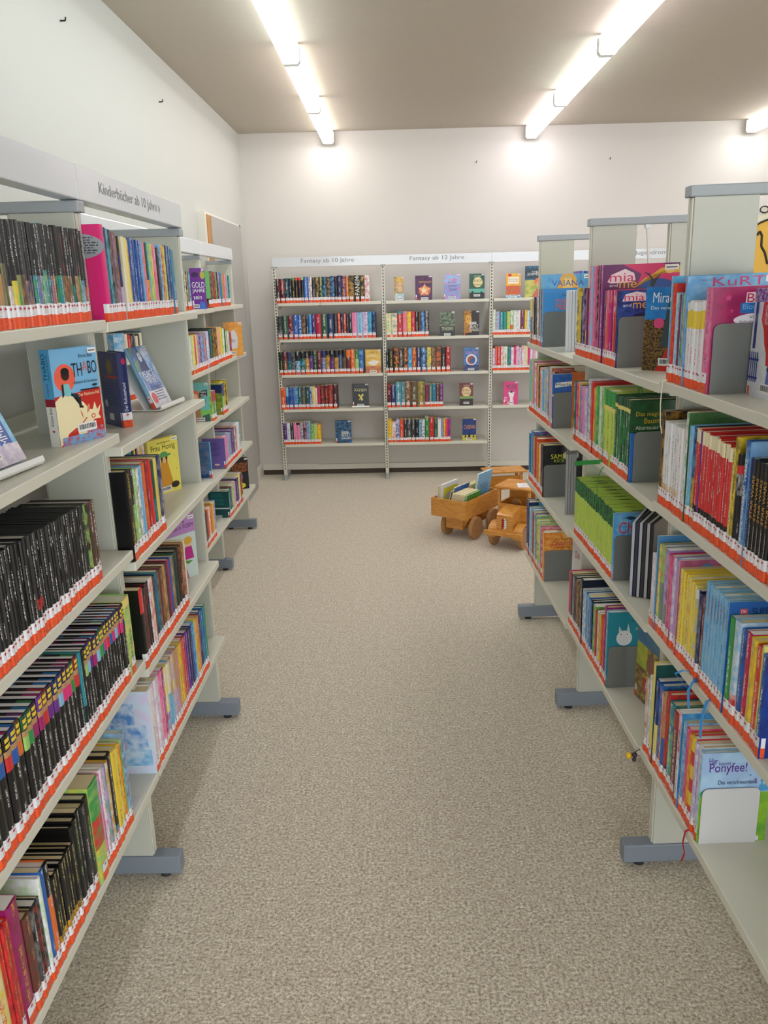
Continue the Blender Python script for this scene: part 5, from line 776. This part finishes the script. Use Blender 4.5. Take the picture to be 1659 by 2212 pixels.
# ---- books shown face out: x, y, z of the lower spine-side corner of the front cover as seen, heading of its lower edge, width, height, thickness, tilt
def display_matrix(x, y, z, yaw, tilt, t):
    # local y = along the cover to the right, local x = out of the cover towards the viewer
    a = math.radians(yaw); ry = Vector((math.cos(a), math.sin(a), 0)); nx = Vector((math.sin(a), -math.cos(a), 0))
    R_ = Matrix(((nx.x, ry.x, 0), (nx.y, ry.y, 0), (0, 0, 1))).to_4x4()
    return Matrix.Translation((x, y, z)) @ R_ @ Matrix.Rotation(-math.radians(tilt), 4, 'Y') @ Matrix.Translation((-t, 0, 0))
def Z_spine_stick(S): return S
for (label, x, y, z, yaw, w, h, t, tilt, spec, prims, side) in DISPLAYS:
    G, P, S, tg, bands, txt = book_geo(t, h, w, spec, random.random(), True, True, ('e8e6e2', 'e8e6e2'))
    if side == 'back':
        # back cover towards the viewer: spine on the right
        mw = display_matrix(x, y, z, yaw, tilt, 0) @ Matrix.Translation((0, w, 0)) @ Matrix.Rotation(math.pi, 4, 'Z')
        art(G, 'back', t, w, h, prims, .4)
    else:
        mw = display_matrix(x, y, z, yaw, tilt, t); art(G, 'front', t, w, h, prims, .4)
    if label in SPA: art(G, 'spine', t, w, h, SPA[label], .4)
    place_book((G, P, S), mw, label, None)

# ------------------------------------------------------------------ bookends, stands, ribbons
def bookend(mw, w, h, m, label, group='bookends'):
    # plate in the local xz plane, tongue towards +y under the books
    o = empty('bookend', mw); tag(o, label, 'bookend', group)
    r = .014; prof = [(0, 0), (w, 0), (w, h - r)] + [(w - r + r * math.cos(a), h - r + r * math.sin(a)) for a in [math.pi / 2 * i / 5 for i in range(1, 6)]] + [(r + r * math.cos(a), h - r + r * math.sin(a)) for a in [math.pi / 2 + math.pi / 2 * i / 5 for i in range(6)]]
    MB().prism(prof, -.0018, 0).build('upright_plate', m, o)
    MB().box(.01, 0, .0001, w - .01, .09, .0008).build('base_tongue', m, o)
def onR(x, y, z): return MR @ Matrix.Translation((x, y, z))
for (x, y, z, w, m, lb) in [(.036, 1.413, 1.367, .125, 'end', 'grey bookend on the top shelf, far right bay'), (.036, 1.2, 1.063, .125, 'end', 'grey bookend on the second shelf, far right bay'), (.036, 1.36, .735, .125, 'end', 'grey bookend on the third shelf, far right bay'), (.036, 1.315, .365, .125, 'end', 'grey bookend on the bottom shelf, far right bay'),
        (.036, .372, 1.383, .13, 'end', 'grey bookend on the top shelf, middle right bay'), (.042, .2045, 1.085, .13, 'end', 'grey bookend beside green books, second shelf, middle right bay'), (.036, .319, .752, .085, 'end', 'grey bookend beside lime green books, third shelf, middle right bay'), (.036, .334, .383, .13, 'end', 'grey bookend on the bottom shelf, middle right bay'),
        (.036, -.279, 1.392, .13, 'end', 'grey bookend beside the magenta book, top shelf, near right bay'), (.07, -.631, .762, .13, 'end', 'grey bookend beside the dark blue book, third shelf, near right bay'), (.036, -.404, .394, .128, 'endw', 'white bookend on the bottom shelf, near right bay')]:
    bookend(onR(x, y, z), w, .142, M[m], lb)
for (x, y, z, w, h, m, lb) in [(-.815, 1.797, 1.563, .12, .14, 'end', 'dark bookend edge at the end of the top shelf, near left bay'), (-.82, 2.042, 1.557, .138, .12, 'endw', 'thin white divider among books on the top shelf, second left bay'), (-.82, 1.673, .351, .138, .16, 'endw', 'pale bookend edge on the bottom shelf, near left bay')]:
    bookend(Matrix.Translation((x, y, z)), w, h, M[m], lb)
be = MB().box(0, 0, .0005, .118, .0065, .138).build('bookend', mat('blue_bookend', '1c62b8', .35), None, bev=.0015); be.matrix_world = onR(.033, .2065, 1.085); tag(be, 'blue bookend edge between green books and grey bookend, middle right bay', 'bookend', 'bookends')
def stand(mw, w, label):
    o = empty('book_stand', mw); tag(o, label, 'book stand', 'white book stands')
    # local y along the stand, x towards the viewer
    MB().prism([(-.07, .002), (.012, .002), (.032, .004), (.036, .010), (.033, .020), (.030, .020), (.031, .011), (.028, .007), (.012, .0045), (-.07, .0045)], 0, w).build('tray', M['white'], o)
    MB().prism([(-.024, .0045), (-.094, .14), (-.097, .14), (-.027, .0045)], .01, w - .01).build('back_rest', M['white'], o)
stand(display_matrix(-.778, 2.455, 1.259, 85, 0, 0), .21, 'white curved book stand under the tilted blue book, second left bay')
stand(display_matrix(-.765, 1.27, 1.296, 84, 0, 0), .25, 'white curved book stand at the left edge of the picture, near left bay')
stand(display_matrix(-.392, 6.74, z4, 0, 0, 0), .15, 'white book stand under the black book, fourth shelf, back wall left bay')
def ribbon(pts, w, m, label):
    mb = MB(); up = Vector((0, 1, 0))
    P = [Vector(p) for p in pts]
    for a, b in zip(P, P[1:]):
        dd = (b - a).normalized(); s = dd.cross(Vector((1, .2, 0))); s = (s if s.length > .1 else Vector((0, 1, 0))).normalized() * w / 2
        n = dd.cross(s).normalized() * .0004
        k = len(mb.v); mb.v += [tuple(q) for q in (a - s - n, a + s - n, a + s + n, a - s + n, b - s - n, b + s - n, b + s + n, b - s + n)]
        for f in ((0, 1, 5, 4), (1, 2, 6, 5), (2, 3, 7, 6), (3, 0, 4, 7), (0, 3, 2, 1), (4, 5, 6, 7)): mb.f.append(tuple(k + i for i in f))
    o = mb.build('bookmark_ribbon', M[m]); tag(o, label, 'ribbon', 'bookmark ribbons'); return o
def RR(x, y, z): return tuple(MR @ Vector((x, y, z)))
ribbon([RR(.035, .47, 1.088), RR(.02, .48, 1.084), RR(.0, .52, 1.075), RR(-.03, .56, 1.063)], .014, 'ribg', 'bright green ribbon sticking out under green books, middle right bay')
ribbon([RR(.034, .43, 1.087), RR(.022, .44, 1.07), RR(.016, .455, 1.03), RR(.018, .46, .985)], .003, 'ribg', 'thin green ribbon hanging over the shelf edge above lime books, middle right bay')
ribbon([RR(.1, .36, 1.30), RR(.098, .355, 1.325), RR(.1, .34, 1.33), RR(.1, .335, 1.308)], .006, 'ribg', 'green ribbon loop on top of the green books, middle right bay')
ribbon([RR(.036, -.04, 1.396), RR(.024, -.04, 1.392), RR(.022, -.04, 1.34), RR(.023, -.045, 1.29), RR(.026, -.05, 1.27)], .004, 'ribw', 'cream ribbon hanging from the top shelf edge, near right bay')
ribbon([RR(.036, -.36, .398), RR(.024, -.36, .392), RR(.02, -.36, .36), RR(.024, -.365, .335), RR(.02, -.36, .31)], .005, 'ribr', 'red ribbon hanging from the bottom shelf edge, near right bay')
ribbon([RR(.036, -.33, .765), RR(.024, -.34, .768), RR(.01, -.35, .75), RR(.012, -.355, .71)], .009, 'ribb', 'broad blue ribbon over the third shelf edge, near right bay')
ribbon([RR(.036, -.41, .765), RR(.024, -.415, .76), RR(.014, -.42, .72), RR(.012, -.425, .68)], .009, 'ribb', 'second blue ribbon hanging nearer the camera, near right bay')
ribbon([RR(.036, -.29, .765), RR(.02, -.29, .768), RR(.01, -.27, .75), RR(.05, -.26, .70), RR(.06, -.25, .68)], .004, 'ribb', 'thin blue ribbon curling back from the third shelf edge, near right bay')
ribbon([(-.62, 6.705, 1.516), (-.62, 6.695, 1.514), (-.625, 6.694, 1.495), (-.635, 6.694, 1.482)], .008, 'ribk', 'black ribbon under the books on the top shelf, back wall left bay')
ribbon([(-.45, 6.705, 1.221), (-.45, 6.695, 1.219), (-.45, 6.694, 1.19), (-.45, 6.694, 1.165)], .003, 'ribg', 'thin dark ribbon on the second shelf, back wall left bay')
ribbon([(-.745, 6.705, .326), (-.745, 6.695, .324), (-.745, 6.694, .30), (-.76, 6.694, .278)], .005, 'ribw', 'white ribbon on the bottom shelf, back wall left bay')
# small pendant on the lower right shelf
o = empty('pendant', MR @ Matrix.Translation((.018, -.02, .372))); tag(o, 'small yellow and dark purple pendant hanging at the bottom shelf edge, near right bay', 'pendant')
def ball(name, r, x, y, z, m, par, sz=1.):
    bm = bmesh.new(); bmesh.ops.create_icosphere(bm, subdivisions=2, radius=r); bmesh.ops.scale(bm, vec=(1, 1, sz), verts=bm.verts); bmesh.ops.translate(bm, vec=(x, y, z), verts=bm.verts)
    me = bpy.data.meshes.new(name); bm.to_mesh(me); bm.free()
    for p in me.polygons: p.use_smooth = True
    return link(name, me, m, par)
ball('bead', .008, -.004, 0, 0, M['pur'], o); ball('bead', .006, -.008, -.01, -.008, M['pur'], o); ball('bead', .008, -.018, .004, -.004, M['yel'], o, 1.3)
MB().tube([(.012, 0, .018), (.0, 0, .012), (-.004, 0, .0)], .0012, 6).build('cord', M['ribk'], o)

# ------------------------------------------------------------------ loose books: fore-edges to the aisle, and in the toy wagons
def loose(mw, t, h, d, spec, label, group, pc=None, side=None, prims=None):
    G, P, S, tg, bands, txt = book_geo(t, h, d, spec, random.random(), t > .012, False, pc)
    if prims: art(G, side, t, d, h, prims, .3)
    return place_book((G, P, None), mw, label, group)
def revR(x, y, z, d, yaw=0): return MR @ Matrix.Translation((x, y, z)) @ Matrix.Rotation(math.radians(yaw), 4, 'Z') @ Matrix(((0, -1, 0, d), (1, 0, 0, 0), (0, 0, 1, 0), (0, 0, 0, 1)))
PW = ('dcdde4', 'dcdde4'); PG = ('a8a8ae', 'a8a8ae')
# wait list: x of the fore-edge, y, z
def foreR(x, y, z, t, d, dx=0., dy=1.):
    """fore-edge at local (x, y), turned to the camera; (dx, dy) runs from the fore-edge to the spine"""
    n = math.hypot(dx, dy); dx, dy = dx / n, dy / n
    return MR @ Matrix(((-dy, -dx, 0, x + dx * d + dy * t), (dx, -dy, 0, y + dy * d - dx * t), (0, 0, 1, z), (0, 0, 0, 1)))
for i, (sp, t) in enumerate((('lb', .011), ('w', .010), ('lb', .011), ('k', .010))):
    loose(foreR(.064 + i * .0116, 1.14, 1.367, t, .19, .23, .97), t, .225, .19, sp, 'thin book with its white page edges to the camera, top shelf, far right bay', 'books turned with page edges out, top shelf, far right bay', PW)
for i in range(4):
    loose(foreR(.066 + i * .0105, 1.09, .735, .0098, .18, .24, .97), .0098, .245, .18, ('gy', 'K', 'gy', 'gy')[i], 'thin book with grey page edges to the camera, third shelf, far right bay', 'books turned with page edges out, third shelf, far right bay', PG)
for i in range(6):
    loose(foreR(.046 + .0088 * i, .195 - .005 * i, .752, .009, .19, .5 + .03 * i, .86), .009, .222, .19, ('db', 'db', 'k', 'K', 'ol', 'k')[i], 'dark thin book fanned with its page edges out, third shelf, middle right bay', 'dark books fanned out, third shelf, middle right bay', (('3a3c48', '3a3c48') if i % 2 else ('c4c6d0', 'c4c6d0')))

# ------------------------------------------------------------------ wooden toy truck and its trailer
def frame2(ox, oy, ex): ex = Vector((*ex, 0)).normalized(); ey = Vector((-ex.y, ex.x, 0)); return Matrix(((ex.x, ey.x, 0, ox), (ex.y, ey.y, 0, oy), (0, 0, 1, 0), (0, 0, 0, 1)))
W_ = M['wood']
def wheel(parent, x, y, r, w):
    q = MB().cyl((x, y, r), (x + w, y, r), r, n=32).build('wheel', M['wood2'], parent, bev=.003)
    MB().cyl((x - .003, y, r), (x + w + .003, y, r), .008, n=12).build('axle_peg', W_, q)
TRM = frame2(.212, 5.035, (.816, -.578))
tr = empty('toy_trailer', TRM); tag(tr, 'wooden toy trailer box filled with picture books', 'toy trailer')
def openbox(parent, x0, x1, y0, y1, z0, z1, th=.013):
    MB().box(x0 + th, y0, z0, x1 - th, y0 + th, z1).build('front_board', W_, parent, bev=.001); MB().box(x0 + th, y1 - th, z0, x1 - th, y1, z1).build('rear_board', W_, parent, bev=.001)
    MB().box(x0, y0, z0, x0 + th, y1, z1).build('side_board', W_, parent, bev=.001); MB().box(x1 - th, y0, z0, x1, y1, z1).build('side_board', W_, parent, bev=.001)
    MB().box(x0 + th, y0 + th, z0, x1 - th, y1 - th, z0 + .008).build('bottom_board', W_, parent)
openbox(tr, 0, .267, 0, .44, .15, .272)
MB().box(.085, .05, .065, .215, .40, .149).build('chassis', W_, tr, bev=.002)
for y in (.115, .35):
    wheel(tr, .05, y, .076, .026); wheel(tr, .262, y, .076, .028)
    MB().cyl((.06, y, .076), (.28, y, .076), .007, n=10).build('axle', W_, tr)
    MB().prism([(.215, .149), (.258, .149), (.215, .08)], y - .045, y - .035).build('brace', W_, tr); MB().prism([(.085, .149), (.078, .149), (.085, .08)], y - .045, y - .035).build('brace', W_, tr)
MB().box(.12, .40, .09, .16, .56, .11).build('drawbar', W_, tr)
TKM = frame2(.648, 4.712, (.847, -.53))
tk = empty('toy_truck', TKM); tag(tk, 'wooden toy truck with open cab, bonnet and front bumper', 'toy truck')
MB().box(-.08, .012, .095, .08, .80, .132).build('chassis', W_, tk, bev=.002)
MB().box(-.131, -.004, .094, .131, .012, .122).build('bumper', W_, tk, bev=.002)
hd = MB().prism([(.018, .132), (.018, .226), (.03, .236), (.16, .262), (.16, .132)], -.052, .052, 'x').build('bonnet', W_, tk, bev=.002)
MB().quad((-.016, .0172, .140), (-.002, .0172, .134), (-.002, .0172, .214), (-.016, .0172, .200)).build('sticker', mat('red_sticker', 'a82018', .4), hd)
MB().quad((-.002, .0172, .134), (.016, .0172, .146), (.016, .0172, .190), (-.002, .0172, .214)).build('sticker', M['paper'], hd)
mb = MB()
for i in range(4): mb.quad((-.002, .0168, .150 + i * .013), (.006, .0168, .156 + i * .013), (-.002, .0168, .162 + i * .013))
mb.build('sticker', M['slot'], hd)
for s in (-1, 1):
    x = .06 if s > 0 else -.115
    pr_ = [(.10 + .085 * math.cos(a), .078 + .085 * math.sin(a)) for a in [math.pi * i / 14 for i in range(15)]] + [(.10 + .072 * math.cos(a), .078 + .072 * math.sin(a)) for a in [math.pi * (14 - i) / 14 for i in range(15)]]
    MB().prism(pr_, x, x + .055, 'x').build('mudguard', W_, tk)
    wheel(tk, .085 if s > 0 else -.113, .10, .07, .028); wheel(tk, .085 if s > 0 else -.113, .62, .07, .028)
MB().box(-.11, .161, .132, .11, .172, .262).build('cab_front_board', W_, tk, bev=.001)
for s in (-1, 1): MB().box(s * .11 - (.011 if s > 0 else 0), .172, .132, s * .11 + (.011 if s < 0 else 0), .36, .262).build('cab_side_board', W_, tk)
MB().box(-.099, .349, .132, .099, .36, .365).build('cab_rear_board', W_, tk)
for x in (-.11, .095):
    for y in (.162, .344): MB().box(x, y, .2625, x + .015, y + .015, .365).build('cab_post', W_, tk)
MB().box(-.098, .26, .132, .098, .345, .20).build('seat', W_, tk)
MB().cyl((.0, .205, .262), (.0, .215, .268), .032, n=24).build('steering_wheel', M['wood2'], tk)
MB().box(-.13, .145, .366, .13, .375, .378).build('cab_roof', W_, tk, bev=.002)
openbox(tk, -.125, .125, .39, .80, .135, .262)
pp = MB().box(-.07, -.055, 0, .07, .055, .0008).build('paper_sheet', M['paper']); pp.matrix_world = TKM @ Matrix.Translation((.06, .25, .3782)) @ Matrix.Rotation(.5, 4, 'Z'); tag(pp, 'white sheet of paper lying on the toy truck cab roof', 'paper')
q = text_mb('Nicht', lambda x, y: (-.035 + x, -.01 + y, .001), .07, .02); me = bpy.data.meshes.new('handwriting'); me.from_pydata(q.v, [], q.f); link('handwriting', me, mat('red_marker', 'b05048', .6), pp)
# stool-like second wagon behind
st = empty('wooden_stool', frame2(.625, 5.44, (.98, .15))); tag(st, 'small wooden stool behind the toy truck', 'stool')
MB().box(0, 0, .325, .30, .17, .338).build('seat', W_, st, bev=.002)
for x in (.025, .255):
    for y in (.02, .13): MB().box(x, y, 0, x + .02, y + .02, .324).build('leg', W_, st)
MB().box(.045, .025, .2, .255, .035, .30).build('apron', W_, st)
# books in the trailer
def inbox(M0, x, y, z, t, h, d, spec, lean, label, group=None, rev=True, pc=None, prims=None, side='front'):
    mw = M0 @ Matrix.Translation((x, y, z)) @ Matrix.Rotation(math.radians(lean), 4, 'Y')
    if rev: mw = mw @ Matrix(((-1, 0, 0, t), (0, -1, 0, d), (0, 0, 1, 0), (0, 0, 0, 1)))
    return loose(mw, t, h, d, spec, label, group, pc, side, prims)
PB_ = ('ddd2ae', 'ddd2ae')
g = 'cream edged board books in the toy trailer'
inbox(TRM, .022, .035, .16, .010, .185, .17, 'w', 2, 'thin cream book at the left front corner of the toy trailer', None, pc=PB_)
inbox(TRM, .034, .035, .16, .010, .19, .19, 'cr', 2, 'thin cream book second from the left in the toy trailer', None, pc=PB_)
inbox(TRM, .047, .035, .16, .017, .20, .20, 'w', 2, 'white and yellow picture book standing in the toy trailer', None, pc=('e4e2dc', 'e4e2dc'), prims=[('r', 0, 0, 1, 1, 'dfe0dc'), ('r', .05, .05, .92, .86, 'd8d040'), ('e', .5, .55, .3, .14, 'c8c4b8')], side='back')
inbox(TRM, .083, .05, .16, .009, .165, .2, 'br', 14, 'brown book leaning in the toy trailer', None, pc=PB_)
inbox(TRM, .094, .06, .16, .009, .19, .2, 'b', 14, 'blue book leaning in the toy trailer', None, pc=PB_)
for i in range(7): inbox(TRM, .107 + i * .0145, .035, .16, .0135, .155 + .004 * (i % 2), .18, 'cr~tn', 14, 'cream board book leaning among its likes in the toy trailer', g, pc=PB_)
inbox(TRM, .209, .035, .16, .013, .158, .18, 'g', 14, 'green book leaning at the right side of the toy trailer', None, pc=PB_, prims=[('n', 0, 0, 1, 1, '2f8a34', '4aa048'), ('lines', .1, .6, .9, .9, '1c5a24', 4)], side='back')
inbox(TRM, .175, .235, .16, .018, .255, .185, 'lb', 9, 'tall light blue book standing up in the toy trailer', None, pc=('e2dec8', 'e2dec8'), prims=[('r', 0, 0, 1, 1, '7ab4de'), ('lines', .2, .35, .85, .7, '3a6a9a', 9), ('n', 0, 0, 1, .14, '6aa8d0', '2a5c7c')], side='back')
for i in range(2): inbox(TRM, .11 + i * .02, .25, .16, .018, .17, .15, 'ly', 6, 'pale yellow book beside the tall blue one in the toy trailer', 'pale yellow books in the toy trailer', pc=PB_)
for i, (sp, lb) in enumerate((('ly', 'pale yellow book'), ('w', 'white book with violet lettering'), ('w', 'plain white book'), ('hp', 'pink book'), ('sk', 'sky blue book'))):
    inbox(TKM, -.09 + i * .034, .43, .145, .02, .175 - .008 * i, .2, sp, 12, '%s leaning in the bed of the wooden toy truck' % lb, None, pc=PB_, prims=([('r', 0, 0, 1, 1, 'dcdce8'), ('t', 'Krause', .2, .75, .85, .87, '8a86b8')] if i == 1 else None), side='back')
